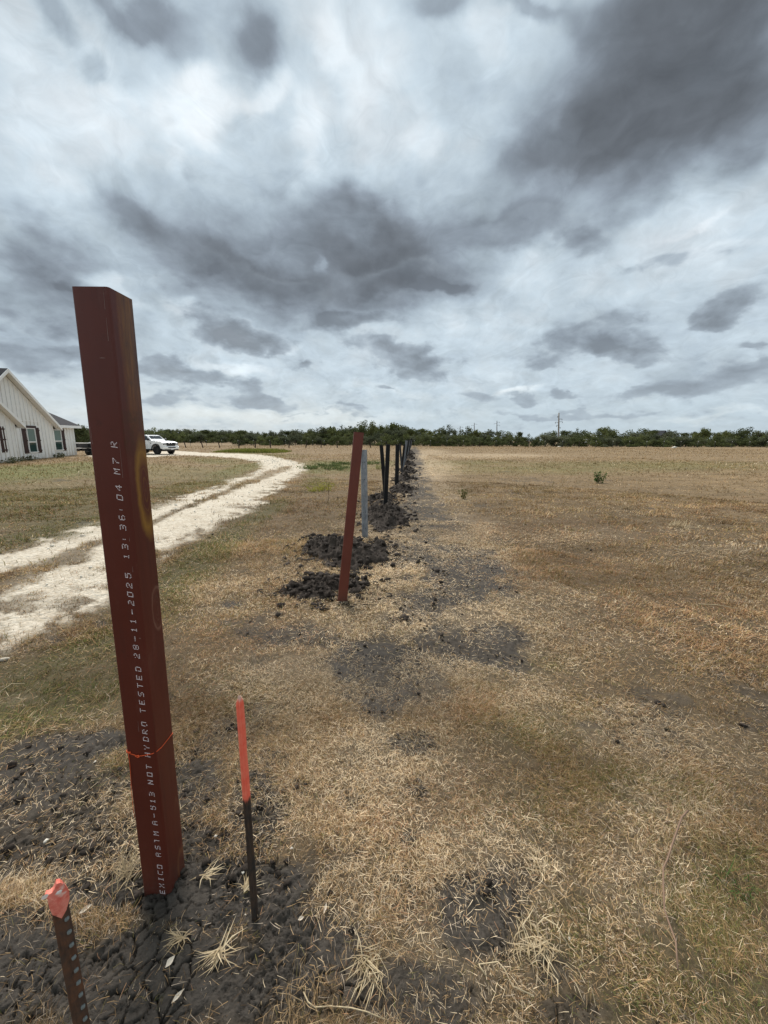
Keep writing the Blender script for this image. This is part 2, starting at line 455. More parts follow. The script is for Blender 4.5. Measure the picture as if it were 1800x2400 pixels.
GREEN = E((60, 1110, 200, 18, -3, 1.), (200, 1090, 90, 8, 0, .9), (100, 1180, 260, 60, -6, .65), (430, 1110, 140, 30, 0, .4), (60, 1650, 220, 70, -12, .9), (50, 1580, 160, 60, -8, .7), (170, 1530, 150, 40, -18, .8), (450, 1330, 110, 40, -30, .9), (520, 1270, 90, 30, -30, .9), (600, 1215, 80, 20, -30, .8), (400, 1380, 60, 60, 0, .6),
          (785, 1090, 75, 16, 0, 1.), (740, 1100, 30, 10, 0, .9), (880, 1085, 60, 8, 0, .6), (745, 1135, 36, 18, 0, .6), (150, 1240, 200, 26, -12, .8), (420, 1145, 140, 16, -12, .7), (560, 1100, 60, 14, -15, .8), (500, 1080, 80, 7, 4, .6), (90, 1095, 140, 8, -4, 1.),
          (350, 1100, 130, 20, 0, .35), (100, 1150, 200, 40, 0, .3), (1650, 2150, 160, 200, 0, .45), (1720, 2350, 140, 80, 0, .6), (1500, 2350, 120, 90, 0, .4), (1250, 1700, 140, 60, 0, .35), (1200, 1900, 130, 90, 0, .3), (1330, 2180, 110, 120, 0, .35), (1480, 1850, 160, 60, 10, .35),
          (1250, 1100, 240, 10, 0, .5), (1500, 1090, 300, 12, 0, .5), (1100, 1085, 120, 7, 0, .5), (230, 1800, 130, 60, 0, .3), (560, 1620, 100, 60, 0, .25), (60, 1780, 60, 30, 0, .4), (585, 1057, 60, 6, 0, .9), (640, 1068, 60, 5, 0, .5), (1745, 2010, 26, 24, 0, .9), (1240, 1560, 80, 24, 0, .3))
RED = E((1250, 1330, 200, 60, 0, .7), (1100, 1240, 90, 40, 0, .6), (1300, 1240, 260, 30, 0, .5), (1500, 1420, 260, 60, 5, .45), (700, 1400, 100, 40, 0, .4), (600, 1500, 160, 60, 0, .45), (1090, 1880, 130, 80, 0, .6), (980, 2130, 60, 60, 0, .5), (480, 1620, 80, 80, 0, .4), (640, 1190, 100, 26, 0, .5), (1680, 1500, 140, 40, 0, .45), (920, 1920, 70, 70, 0, .5), (200, 1180, 200, 30, -8, .5), (1060, 1640, 120, 40, 0, .4), (1700, 1180, 150, 20, 0, .3))

DRIVE_PX = [(-60, 1318), (0, 1297), (115, 1262), (230, 1230), (300, 1205), (370, 1178), (469, 1150), (540, 1128), (590, 1108), (612, 1094), (598, 1083), (560, 1075), (500, 1070), (430, 1067.5), (354, 1071), (290, 1073), (230, 1074),
            (200, 1068), (260, 1064), (330, 1061), (372, 1058), (411, 1056), (481, 1061), (560, 1063), (616, 1065), (659, 1073), (700, 1082), (722, 1092), (716, 1102), (700, 1114), (676, 1132), (655, 1147), (625, 1170), (560, 1205), (450, 1265), (376, 1307), (330, 1345), (251, 1405), (169, 1460), (74, 1496), (0, 1520), (-80, 1540)]
DRIVE = np.array([G(*p) for p in DRIVE_PX])
MED = [np.array([G(*p) for p in pl]) for pl in (
    [(-60, 1382), (0, 1362), (80, 1340), (150, 1308), (231, 1276), (300, 1246), (365, 1222), (430, 1195), (500, 1165), (560, 1140), (610, 1122), (650, 1103), (676, 1093)],)]
MEDW = [.30, .30, .28, .24, .20, .17, .14, .14, .16, .22, .30, .42, .25]

def poly_sd(x, y, P):
    """signed distance to a polygon, positive inside"""
    d = np.full(x.shape, 1e9); ins = np.zeros(x.shape, bool)
    n = len(P)
    for i in range(n):
        a, b = P[i], P[(i + 1) % n]
        e = b - a; wx, wy = x - a[0], y - a[1]
        t = np.clip((wx * e[0] + wy * e[1]) / max(1e-9, e @ e), 0, 1)
        d = np.minimum(d, np.hypot(wx - e[0] * t, wy - e[1] * t))
        cond = (a[1] > y) != (b[1] > y)
        xi = a[0] + (y - a[1]) * e[0] / (e[1] if abs(e[1]) > 1e-9 else 1e-9)
        ins ^= cond & (x < xi)
    return np.where(ins, d, -d)

def line_d(x, y, P, Wd):
    best = np.full(x.shape, 9.)
    for i in range(len(P) - 1):
        a, b = P[i], P[i + 1]; e = b - a
        t = np.clip(((x - a[0]) * e[0] + (y - a[1]) * e[1]) / (e @ e), 0, 1)
        d = np.hypot(x - a[0] - e[0] * t, y - a[1] - e[1] * t) / (Wd[i] * (1 - t) + Wd[i + 1] * t)
        best = np.minimum(best, d)
    return best

TRACK = np.array([G(*p) for p in ((900, 1640), (930, 1545), (1010, 1450), (1050, 1370), (1045, 1300), (1010, 1230), (990, 1170), (980, 1120), (975, 1085), (972, 1060), (970, 1046))])
TRACKW = [.22, .34, .42, .46, .48, .50, .52, .55, .60, .7, .8]

def fields(x, y):
    n1 = fbm(x * 1.3, y * 1.3, 21, 5, .6)
    soil = patches(x, y, SOIL, .32, .75, 4.2, 3)
    soil = np.maximum(soil, .50 * smooth(.70, .78, fbm(x * .9, y * .9, 91, 5, .62)) * (1 - smooth(15, 40, np.hypot(x, y))))
    tr_ = (x > -2) & (x < 9) & (y > 1.5) & (y < 85)
    if tr_.any():
        xs, ys = x[tr_], y[tr_]
        q = line_d(xs, ys, TRACK, TRACKW) + (fbm(xs * 2.8, ys * 2.8, 501, 5, .65) - .5) * 1.3
        soil[tr_] = np.maximum(soil[tr_], .92 * (1 - smooth(.55, 1.25, q)) * smooth(.40, .56, fbm(xs * 1.7, ys * 1.7, 511, 5, .62) + .05))
    straw = patches(x, y, STRAW, .6, .6, 2.2, 33)
    green = patches(x, y, GREEN, .7, .55, 1.1, 43)
    red = patches(x, y, RED, .7, .6, 1.0, 53)
    sel = (x < 3.5) & (x > -75) & (y > 1) & (y < 75)
    gravel = np.zeros_like(x)
    xs, ys = x[sel], y[sel]
    if len(xs):
        sd_ = poly_sd(xs, ys, DRIVE)
        rr = np.hypot(xs, ys)
        wob = (fbm(xs * 1.6, ys * 1.6, 61, 5, .65) - .5)
        g = smooth(-.18, .26, sd_ + wob * np.clip(.9, 0, .08 * rr + .25))
        md = line_d(xs, ys, MED[0], MEDW)
        g = g * (1 - .82 * (1 - smooth(.45, 1.5, md + (fbm(xs * 2.2, ys * 2.2, 71, 5, .65) - .5) * 2.4)))
        # thin growth and dirt towards the near edge of the drive
        edge = (1 - smooth(.1, .75, sd_)) * smooth(.50, .60, fbm(xs * 2.4, ys * 2.4, 81, 5, .6))
        gravel[sel] = g * (1 - .8 * edge)
    soil = soil * (1 - gravel)
    return soil, straw, green, red, gravel

# ================================================================== ground, one sheet out to the horizon
POST_XY = G(395, 2100)
BUMPS = [(POST_XY[0] + .02, POST_XY[1] - .02, .15, .035), (G(598, 2150)[0], G(598, 2150)[1], .10, .010)]

def land(x, y, near=True):
    """height of the bare ground"""
    r = np.hypot(x, y)
    z = lie(x, y)
    z = z + (fbm(x * .35, y * .35, 5, 4) - .5) * .10 * smooth(1.5, 6, r) * (1 - smooth(300, 800, r))
    z = z + (fbm(x * 1.7, y * 1.7, 15, 4) - .5) * .035
    for (bx, by, br, bh) in BUMPS:
        z = z + bh * np.exp(-((x - bx) ** 2 + (y - by) ** 2) / br ** 2)
    return z - land0

land0 = 0.0
land0 = float(land(np.array([POST_XY[0] + .3]), np.array([POST_XY[1] + .2]))[0])

def clods(x, y):
    """cracked, crumbly clay"""
    wx = x + (fbm(x * 14, y * 14, 201, 3) - .5) * .05; wy = y + (fbm(x * 14, y * 14, 211, 3) - .5) * .05
    f1, f2, cid = voronoi(wx * 19, wy * 19, 3)
    g1, g2, gid = voronoi(wx * 46, wy * 46, 13)
    crumb = smooth(.42, .66, fbm(x * 3.1, y * 3.1, 221, 3))
    open_ = smooth(.36, .58, fbm(x * 4.5, y * 4.5, 231, 2))
    big = smooth(.0, .085, f2 - f1); sm_ = smooth(.0, .13, g2 - g1)
    h = -.030 * (1 - big) * (.12 + .88 * open_) + (cid - .5) * .006 * (.3 + .7 * crumb)
    h = h - .009 * (1 - sm_) * (.30 + .70 * crumb) + (gid - .5) * .006 * crumb
    h = h + (fbm(x * 30, y * 30, 241, 4, .66) - .5) * .026 * (.5 + crumb) + (fbm(x * 7, y * 7, 251, 2) - .5) * .03
    return h

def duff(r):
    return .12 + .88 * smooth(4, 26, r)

def build_ground():
    rs = [0.002, 0.06, 0.14, 0.22]
    while rs[-1] < .55: rs.append(rs[-1] * 1.012)
    while rs[-1] < 2.1: rs.append(rs[-1] * 1.0031)
    while rs[-1] < 30: rs.append(rs[-1] * 1.0085)
    while rs[-1] < 5200: rs.append(rs[-1] * 1.03)
    rs = np.array(rs)
    fine = np.arange(R(-57), R(57), .0039)
    back = np.linspace(R(57), R(303), 42)
    th = np.concatenate([fine, back[:-1]])
    nt, nr = len(th), len(rs)
    RR, TT = np.meshgrid(rs, th, indexing='ij')
    x = (RR * np.sin(TT)).ravel(); y = (RR * np.cos(TT)).ravel()
    r = RR.ravel()
    soil, straw, green, red, gravel = fields(x, y)
    z = land(x, y)
    nr_ = r < 6
    dz_ = np.zeros_like(x)
    dz_[nr_] = clods(x[nr_], y[nr_]) * (1 - smooth(2.6, 6, r[nr_]))
    grassy = (1 - soil) * (1 - gravel)
    z = z + dz_ * np.clip(soil * 1.2 + .25 * grassy, 0, 1) 
    mid = (r > .8) & (r < 60)
    rough = np.zeros_like(x)
    rough[mid] = (fbm(x[mid] * 6, y[mid] * 6, 301, 4, .6) - .5) * (.03 + .03 * smooth(4, 12, r[mid]))
    z = z + rough * (grassy + .8 * soil)
    gv = np.zeros_like(x); gs = gravel > .05
    gv[gs] = (fbm(x[gs] * 14, y[gs] * 14, 311, 3, .6) - .5) * .035
    z = z + gv * gravel
    V = np.stack([x, y, z], 1)
    i, j = np.meshgrid(np.arange(nr - 1), np.arange(nt), indexing='ij')
    a = i * nt + j; b = i * nt + (j + 1) % nt
    Fq = np.stack([a, b, b + nt, a + nt], -1).reshape(-1, 4)[:, ::-1]
    att = {}
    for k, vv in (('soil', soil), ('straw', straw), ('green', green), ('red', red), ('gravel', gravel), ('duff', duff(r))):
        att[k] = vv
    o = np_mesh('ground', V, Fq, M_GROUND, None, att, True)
    return tag(o, kind='structure')

m_, N, out = mat('ground')
M_GROUND = m_
P_ = N.n('ShaderNodeNewGeometry').outputs['Position']
aS, aT, aG, aR_, aV = (N.attr(k) for k in ('soil', 'straw', 'green', 'red', 'gravel'))
n_big = N.noise(P_, .25, 5., .6); n_mid = N.noise(P_, 2.2, 6., .65); n_fin = N.noise(P_, 24., 6., .7); n_fib = N.noise(P_, 85., 4., .7)
streak = N.noise(N.v('MULTIPLY', P_, (.35, 1.4, 1.)), 1.1, 7., .68)
thatch = N.mix(N.mr(n_fin, .3, .7), (.10, .066, .033), (.285, .195, .108))
thatch = N.mix(N.mr(n_fib, .42, .72), thatch, (.37, .27, .155))
thatch = N.mix(N.m('MULTIPLY', N.mr(streak, .42, .66), .75), thatch, (.105, .074, .038))
thatch = N.mix(N.m('MULTIPLY', N.mr(n_mid, .5, .75), .4), thatch, (.12, .088, .042))
thatch = N.mix(N.m('MULTIPLY', aR_, .55), thatch, N.mix(n_fin, (.14, .076, .040), (.30, .185, .105)))
thatch = N.mix(N.m('MULTIPLY', aG, .85), thatch, N.mix(n_fin, (.065, .076, .022), (.185, .185, .066)))
thatch = N.mix(N.m('MULTIPLY', aT, .75), thatch, N.mix(N.mr(n_fin, .25, .75), (.20, .145, .09), (.66, .52, .35)))
soilc = N.mix(N.mr(n_fin, .25, .75), (.030, .0255, .021), (.092, .079, .065))
soilc = N.mix(N.m('MULTIPLY', N.mr(n_mid, .4, .7), .5), soilc, (.060, .053, .046))
stones = N.vor(P_, 24., 'F1', 1)
st2 = N.vor(P_, 60., 'F1', 1)
grav = N.mix(N.mr(N.sep(stones)[0], 0, 1), (.47, .405, .305), (.62, .55, .44))
grav = N.mix(N.m('MULTIPLY', N.mr(N.sep(st2)[1], .55, 1.), .6), grav, (.68, .62, .52))
grav = N.mix(N.m('MULTIPLY', N.mr(n_mid, .46, .72), .5), grav, (.37, .29, .20))
grav = N.mix(N.m('MULTIPLY', N.mr(N.noise(P_, 9., 6., .7), .56, .75), .6), grav, (.20, .16, .11))
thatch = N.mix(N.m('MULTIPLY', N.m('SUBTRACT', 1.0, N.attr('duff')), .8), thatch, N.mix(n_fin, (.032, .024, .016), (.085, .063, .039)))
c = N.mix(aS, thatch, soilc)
c = N.mix(aV, c, grav)
hb = N.m('ADD', N.m('MULTIPLY', n_fin, .6), N.m('MULTIPLY', N.noise(P_, 140., 4., .7), .35))
hb = N.m('MULTIPLY_ADD', N.m('MULTIPLY', N.vor(P_, 26., 'F1', 0), aV), -1.0, hb)
pbr(N, out, c, .95, 0., .15, hb, .9, .02)

# ================================================================== materials
def mat_primer(name, deep, seed):
    m_, N, out = mat(name)
    oc = N.n('ShaderNodeTexCoord').outputs['Object']
    nx, ny, nz_ = N.sep(N.n('ShaderNodeNewGeometry').outputs['Normal'])
    x, y, z = N.sep(oc)
    n1 = N.noise(oc, 3.5, 5., .6); n2 = N.noise(N.v('MULTIPLY', oc, (30, 30, 2.5)), 1.0, 5., .65); n3 = N.noise(oc, 55., 4., .6)
    c = N.mix(N.mr(n1, .3, .7), deep, tuple(k * 1.28 for k in deep))
    c = N.mix(N.m('MULTIPLY', N.mr(n2, .55, .75), .30), c, (.035, .016, .012))
    # brushed-on rust along one edge of the side face near the top, handling marks further down
    side = N.mr(nx, .55, .8, 0., 1.)
    if seed:
        top = N.m('MULTIPLY', N.mr(z, 1.66, 1.92), N.mr(N.m('ADD', y, N.m('MULTIPLY', n1, .05)), .045, .075))
        rust = N.mix(N.mr(n2, .35, .7), (.055, .018, .005), (.34, .135, .022))
        c = N.mix(N.m('MULTIPLY', N.m('MULTIPLY', top, side), N.mr(n2, .05, .5), clamp=True), c, rust)
        brown = N.m('MULTIPLY', N.mr(z, 1.63, 1.66, 0., 1.), N.mr(z, 1.765, 1.775, 1., 0.))
        brown = N.m('MULTIPLY', N.m('MULTIPLY', brown, side), N.mr(n3, .3, .7))
        c = N.mix(N.m('MULTIPLY', brown, .6), c, (.060, .022, .006))
        def ring(z0, hz_, y0, hy, width, amt, colr, c):
            wob = N.m('MULTIPLY', N.m('SUBTRACT', N.noise(oc, 18., 4., .6), .5), .5)
            q = N.v('LENGTH', N.xyz(N.m('DIVIDE', N.m('SUBTRACT', y, y0), hy), N.m('DIVIDE', N.m('SUBTRACT', z, z0), hz_), 0.))
            q = N.m('ADD', q, wob)
            band = N.m('SUBTRACT', 1.0, N.m('DIVIDE', N.m('ABSOLUTE', N.m('SUBTRACT', q, 1.0)), width), clamp=True)
            swirl = N.mr(N.m('SINE', N.m('MULTIPLY', q, 26.)), .3, 1.)
            band = N.m('MAXIMUM', band, N.m('MULTIPLY', N.m('MULTIPLY', swirl, N.mr(q, 1.05, .6, 0., 1.)), .30))
            band = N.m('MULTIPLY', band, N.m('MULTIPLY', side, N.mr(n2, .2, .7, .35, 1.)))
            return N.mix(N.m('MULTIPLY', band, amt, clamp=True), c, colr)
        c = ring(1.53, .125, .078, .034, .42, .95, (.30, .150, .022), c)
        c = ring(1.125, .075, .080, .026, .16, .40, (.36, .20, .14), c)
        c = ring(1.80, .055, .055, .024, .20, .35, (.055, .022, .012), c)
        c = ring(1.905, .055, .058, .022, .22, .40, (.055, .022, .010), c)
        c = ring(0.055, .060, .080, .022, .40, .60, (.26, .115, .045), c)
        c = ring(0.23, .130, .082, .016, .16, .30, (.24, .11, .06), c)
    scr = N.noise(N.v('MULTIPLY', oc, (160, 160, 5.5)), 1.0, 3., .7)
    scr = N.m('MULTIPLY', N.mr(scr, .70, .74), N.mr(N.noise(oc, 3., 3.), .52, .6))
    c = N.mix(N.m('MULTIPLY', scr, .5), c, (.42, .32, .28))
    smear = N.m('MULTIPLY', N.mr(N.noise(N.v('MULTIPLY', oc, (6., 6., 1.6)), 1.7, 6., .7), .56, .76), N.mr(n3, .25, .7))
    c = N.mix(N.m('MULTIPLY', smear, .38), c, (.21, .105, .082))
    blot = N.mr(N.noise(N.v('ADD', oc, (3.1, 1.7, .4)), 6.5, 6., .72), .60, .70)
    c = N.mix(N.m('MULTIPLY', blot, .45), c, (.040, .012, .008))
    dust = N.m('MULTIPLY', N.mr(z, .16, .0, 0., 1.), N.mr(n3, .3, .65))
    c = N.mix(N.m('MULTIPLY', dust, .45), c, (.085, .065, .05))
    rg = N.m('MULTIPLY_ADD', N.m('ADD', n1, n2), .25, .22)
    pbr(N, out, c, rg, 0., .32, N.m('ADD', N.m('MULTIPLY', n3, .4), n1), .12, .004)
    return m_
M_PRIMER = mat_primer('red_oxide_primer', (.086, .0165, .0095), 1)
M_PRIMER2 = mat_primer('red_primer', (.118, .031, .020), 0)
M_PRINT = plain('white_print', (.78, .68, .68), .7, 0, .3, .25, 90.)
M_SCR = plain('scratch', (.20, .12, .105), .7, 0, .3, .3, 90.)
M_RUSTIN = plain('inner_rust', (.05, .028, .018), .85)
M_TWINE = plain('orange_twine', (.80, .115, .030), .6, 0, .4, .2, 60.)
M_BLACKSTEEL = plain('black_painted_steel', (.0065, .0065, .007), .6, 0, .25, .35, 14.)
M_GREYBLACK = plain('weathered_dark_steel', (.026, .027, .030), .6, .2, .35, .3, 14.)
M_WOODDARK = plain('dark_weathered_wood', (.045, .035, .027), .9, 0, .2, .35, 12.)
M_TPOST = plain('dark_tpost', (.05, .050, .045), .7, .2)
M_WHITETIP = plain('white_tip', (.72, .72, .70), .6)
M_POLE = plain('pole_wood', (.30, .27, .235), .9, 0, .2, .15, 3.)
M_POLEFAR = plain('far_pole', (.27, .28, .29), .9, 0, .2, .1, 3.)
M_INSUL = plain('pole_fitting', (.16, .16, .17), .6)

def mat_galv():
    m_, N, out = mat('galvanised_steel')
    oc = N.n('ShaderNodeTexCoord').outputs['Object']
    sp = N.vor(N.v('MULTIPLY', oc, (1, 1, .55)), 42., 'F1', 1)
    n = N.noise(N.v('MULTIPLY', oc, (14, 14, 1.6)), 1., 5., .65)
    c = N.mix(N.sep(sp)[0], (.22, .24, .26), (.34, .36, .385))
    c = N.mix(N.mr(n, .5, .72), c, (.19, .20, .215))
    pbr(N, out, c, N.m('MULTIPLY_ADD', n, .25, .36), .55, .5, n, .1, .003)
    return m_
M_GALV = mat_galv()

def mat_stake(name, split, orange, steel, rust, tipz):
    m_, N, out = mat(name)
    oc = N.n('ShaderNodeTexCoord').outputs['Object']; x, y, z = N.sep(oc)
    n = N.noise(oc, 30., 5., .65); n2 = N.noise(N.v('MULTIPLY', oc, (120, 120, 14)), 1., 4., .6)
    st = N.mix(N.mr(n, .35, .7), steel, rust)
    st = N.mix(N.m('MULTIPLY', N.mr(n2, .5, .75), .6), st, tuple(k * .35 for k in steel))
    if orange:
        e = N.m('ADD', z, N.m('MULTIPLY', N.m('SUBTRACT', n2, .5), .05))
        f = N.mr(e, split - .006, split + .010)
        f = N.m('MULTIPLY', f, N.mr(n2, .70, .80, 1., .25))
        og = N.mix(N.mr(n, .3, .75), (.86, .13, .075), (.92, .24, .15))
        chip = N.m('MULTIPLY', N.mr(z, tipz - .015, tipz), N.mr(n, .42, .6))
        st = N.mix(f, st, og); st = N.mix(N.m('MULTIPLY', chip, .8), st, (.7, .58, .48))
    pbr(N, out, st, .72, 0., .3, n2, .4, .003)
    return m_

# ================================================================== near post: square steel tube
PB_FL = G3(337, 2104)
PB_FR = G3(397, 2111)
ex = (PB_FR - PB_FL); ex.z = 0; ex.normalize()
ex = Vector((math.cos(R(-1.2)), math.sin(R(-1.2)), 0))
ey = Vector((-ex.y, ex.x, 0))
PW = .1035
top_l = at_depth(165, 671, PB_FL.y)
PH = top_l.z
shear = (top_l - Vector((PB_FL.x, PB_FL.y, PH))) / PH        # how far the post is out of plumb
top_s = at_depth(318, 697, PB_FL.y + PW)

def rsq(w, d, r_, x0=0., y0=0., n=5):
    pts = []
    for (cx, cy, a0) in ((w - r_, d - r_, 0), (r_, d - r_, 90), (r_, r_, 180), (w - r_, r_, 270)):
        for k in range(n + 1):
            a = R(a0 + 90 * k / n); pts.append((x0 + cx + r_ * math.cos(a), y0 + cy + r_ * math.sin(a)))
    return pts

def tube_mesh(mb, w, d, z0, z1, r_=.012, t=.006, cut=0.0):
    o_ = rsq(w, d, r_); i_ = rsq(w - 2 * t, d - 2 * t, max(.002, r_ - t), t, t)
    zt = lambda p: z1 + cut * p[1]
    nz = 10
    rings = [[(p[0], p[1], z0 + (zt(p) - z0) * k / nz) for p in o_] for k in range(nz + 1)]
    rings.append([(p[0], p[1], zt(p)) for p in i_]); rings.append([(p[0], p[1], z1 - .5) for p in i_])
    mb.loft(rings, True, True)

def shear_obj(o, sx, sy):
    M = Matrix.Identity(4); M[0][2] = sx; M[1][2] = sy
    o.data.transform(M)

post = empty('steel_post', (PB_FL.x, PB_FL.y, 0.0), math.atan2(ex.y, ex.x), 'tall red brown square steel tube post with white dotted lettering, nearest at the left', 'fence post')
lsx = shear.dot(ex); lsy = shear.dot(ey)
mb = MB(); tube_mesh(mb, PW, PW, -.35, PH, .008, .005)
tb = mb.build('tube', M_PRIMER, post, True); shear_obj(tb, lsx, lsy)
for p in tb.data.polygons:
    if abs(p.normal.z) > .7: p.use_smooth = False
tb.data.set_sharp_from_angle(angle=R(40))

def face_hit(px, py, off=0.0, side=False):
    """local (u, v, z) where a pixel's line of sight meets the front (or right side) face of the near post"""
    d = ray(px, py); o_ = Vector((0, 0, CAM_H)) - Vector((PB_FL.x, PB_FL.y, 0))
    sv = Vector((shear.x, shear.y, 1)); n_ = (ey if not side else ex)
    nn = n_ - Vector((0, 0, n_.dot(sv)))               # normal of the leaning face
    ref = Vector((0, 0, 0)) if not side else ex * PW
    t = (ref - o_).dot(nn) / d.dot(nn)
    q = o_ + d * t
    qq = q - sv * q.z
    return qq.dot(ex), qq.dot(ey), q.z

FONT = {'E': '1F 10 10 1E 10 10 1F', 'X': '11 11 0A 04 0A 11 11', 'I': '0E 04 04 04 04 04 0E', 'C': '0F 10 10 10 10 10 0F', 'O': '1F 11 11 11 11 11 1F', 'A': '0E 11 11 1F 11 11 11',
        'S': '0F 10 10 0E 01 01 1E', 'T': '1F 04 04 04 04 04 04', 'M': '11 1B 15 15 11 11 11', '-': '00 00 00 1F 00 00 00', '5': '1F 10 1E 01 01 11 0E', '1': '04 0C 04 04 04 04 0E', '3': '1E 01 01 0E 01 01 1E',
        'N': '11 19 19 15 13 13 11', 'H': '11 11 11 1F 11 11 11', 'Y': '11 11 0A 04 04 04 04', 'D': '1E 11 11 11 11 11 1E', 'R': '1E 11 11 1E 14 12 11', '2': '0E 11 01 06 08 10 1F', '8': '0E 11 11 0E 11 11 0E',
        '0': '0F 11 11 11 11 11 1E', '6': '0E 10 10 1E 11 11 0E', '4': '02 06 0A 12 1F 02 02', '7': '1F 01 02 04 08 08 08', ':': '00 00 04 00 04 00 00'}
LINE = [('E', 2090), ('X', 2075), ('I', 2060), ('C', 2045.5), ('O', 2031), ('A', 2003), ('S', 1986), ('T', 1969.5), ('M', 1953), ('A', 1928.5), ('-', 1911), ('5', 1893), ('1', 1877), ('3', 1861), ('N', 1833), ('O', 1815), ('T', 1797),
        ('H', 1769), ('Y', 1752), ('D', 1732), ('R', 1715), ('O', 1697), ('T', 1665), ('E', 1646), ('S', 1627), ('T', 1607), ('E', 1588), ('D', 1568), ('2', 1537), ('8', 1517), ('-', 1497), ('1', 1476), ('1', 1456), ('-', 1434), ('2', 1413), ('0', 1393), ('2', 1372), ('5', 1349),
        ('1', 1304), ('3', 1281), (':', 1264), ('3', 1236), ('6', 1213), (':', 1195), ('0', 1166), ('4', 1143), ('M', 1105), ('7', 1081), ('R', 1042)]
for k, (ch, py) in enumerate(LINE):
    mb = MB()
    fx = 337 + (2104 - py) * (165 - 337) / (2104 - 671) + .73 * (60 + (2104 - py) * 25 / 1433)
    u0, _, z0 = face_hit(fx, py)
    u0 = .0735
    rows = [int(h, 16) for h in FONT[ch].split()]
    for r_ in range(7):
        for c_ in range(5):
            if not (rows[r_] >> (4 - c_)) & 1: continue
            if random.random() < .04: continue
            zz = z0 + (c_ - 2) * .0034 + (3 - r_) * .00042 + random.uniform(-.0003, .0003)
            uu = u0 - (3 - r_) * .00272 + random.uniform(-.0002, .0002)
            hu, hz_ = .00150 * random.uniform(.85, 1.15), .00118 * random.uniform(.85, 1.2)
            pts = [(uu + sx * hu, -.0006, zz + sz * hz_) for sx, sz in ((-1, -.5), (-.5, -1), (.5, -1), (1, -.5), (1, .5), (.5, 1), (-.5, 1), (-1, .5))]
            mb.add(pts, [tuple(range(8))])
    lt = mb.build('letter', M_PRINT, post); lt['kind'] = 'stuff'; shear_obj(lt, lsx, lsy)
# hand marks and scuffs on the paint
def scuff(u, z, du, dz_, w=.0007, v=-.0005):
    mb2.add([(u - w, v, z), (u + w, v, z), (u + du + w * .4, v, z + dz_), (u + du - w * .4, v, z + dz_)], [(0, 1, 2, 3)])
for (px, py, l, w) in ((248, 674, .055, .0007), (255, 745, .060, .0010), (181, 765, .045, .0008), (288, 1040, .10, .0006), (308, 1260, .012, .0009), (316, 1328, .018, .0009), (212, 1000, .05, .0009), (333, 1495, .003, .004), (323, 1690, .04, .0009), (240, 838, .002, .010)):
    mb2 = MB(); u, _, z = face_hit(px, py); scuff(min(max(u, .006), PW - .014), z - l, .0004, l, w)
    sc = mb2.build('scratch_mark', M_SCR, post); shear_obj(sc, lsx, lsy)

# twine tied round the post
tw = empty('twine', (PB_FL.x, PB_FL.y, 0.0), math.atan2(ex.y, ex.x), 'bright orange twine knotted around the nearest red brown post', 'string')
u1, _, zl = face_hit(296, 1762); u2, _, zk = face_hit(325, 1771); u3, _, zc_ = face_hit(372, 1766)
_, vr, zr = face_hit(411, 1708, side=True)
e_ = .0022
loop = [(-e_, .104, zr - .01), (-e_ * 1.2, .05, zl + .004), (-e_, .004, zl), (.006, -e_, zl - .001), (.02, -e_, (zl + zk) / 2), (u2, -e_, zk), (.06, -e_, zk + .003), (PW - .012, -e_, zc_), (PW + e_ * .4, .006, zc_ + .004), (PW + e_, .03, zc_ + (zr - zc_) * .3), (PW + e_, PW - .008, zr), (PW - .01, PW + e_, zr + .002), (.05, PW + e_, zr), (-e_, .104, zr - .01)]
mb = MB(); mb.tube(loop, .0012, 5); l_ = mb.build('loop', M_TWINE, tw, True); shear_obj(l_, lsx, lsy)
mb = MB()
for k in range(7):
    a = k * 1.7
    mb.tube([(u2 - .005 + .010 * math.cos(a + j * .8) * .6 + .001 * j, -.003 - .0018 * math.sin(j * 1.3 + a), zk + .0045 * math.sin(a + j * .9)) for j in range(6)], .0011, 4)
for k in range(4):
    mb.tube([(.002 + .012 * j / 4 + .0015 * math.sin(j * 2 + k), -e_ - .0012 * math.cos(j + k), zl + .003 * math.sin(j * 1.5 + k * 1.6)) for j in range(6)], .001, 4)
kn = mb.build('knot', M_TWINE, tw, True); shear_obj(kn, lsx, lsy)
mb = MB(); mb.tube([(.008, -e_, zl), (.010 + .002 * 0, -e_ * 1.6, zl - .04), (.008, -e_ * 1.4, zl - .09), (.004, -e_ * 1.3, zl - .15), (.0025, -e_ * 1.1, zl - .22), (.003, -e_, zl - .27)], .0009, 4)
tl = mb.build('loose_end', M_TWINE, tw, True); shear_obj(tl, lsx, lsy)

# ================================================================== marker stakes
def tsec(w, th, stem, ts, facing=1):
    """T outline, flange to the front"""
    h = w / 2
    p = [(-h, 0), (-h * .92, -th * .4), (0, -th * .75), (h * .92, -th * .4), (h, 0), (h, th * .6), (ts / 2, th), (ts * .4, stem), (-ts * .4, stem), (-ts / 2, th), (-h, th * .6)]
    return p
def place_axis(o, base, top):
    z_ = (top - base); L = z_.length; z_.normalize()
    o.location = base
    return z_, L
def axis_matrix(base, top, face):
    z_ = (top - base).normalized(); f_ = (face - z_ * face.dot(z_)).normalized(); x_ = f_.cross(z_)
    x_ = -x_ if x_.dot(Vector((1, 0, 0))) < 0 else x_
    y_ = z_.cross(x_)
    return Matrix((x_, y_, z_)).transposed().to_4x4()

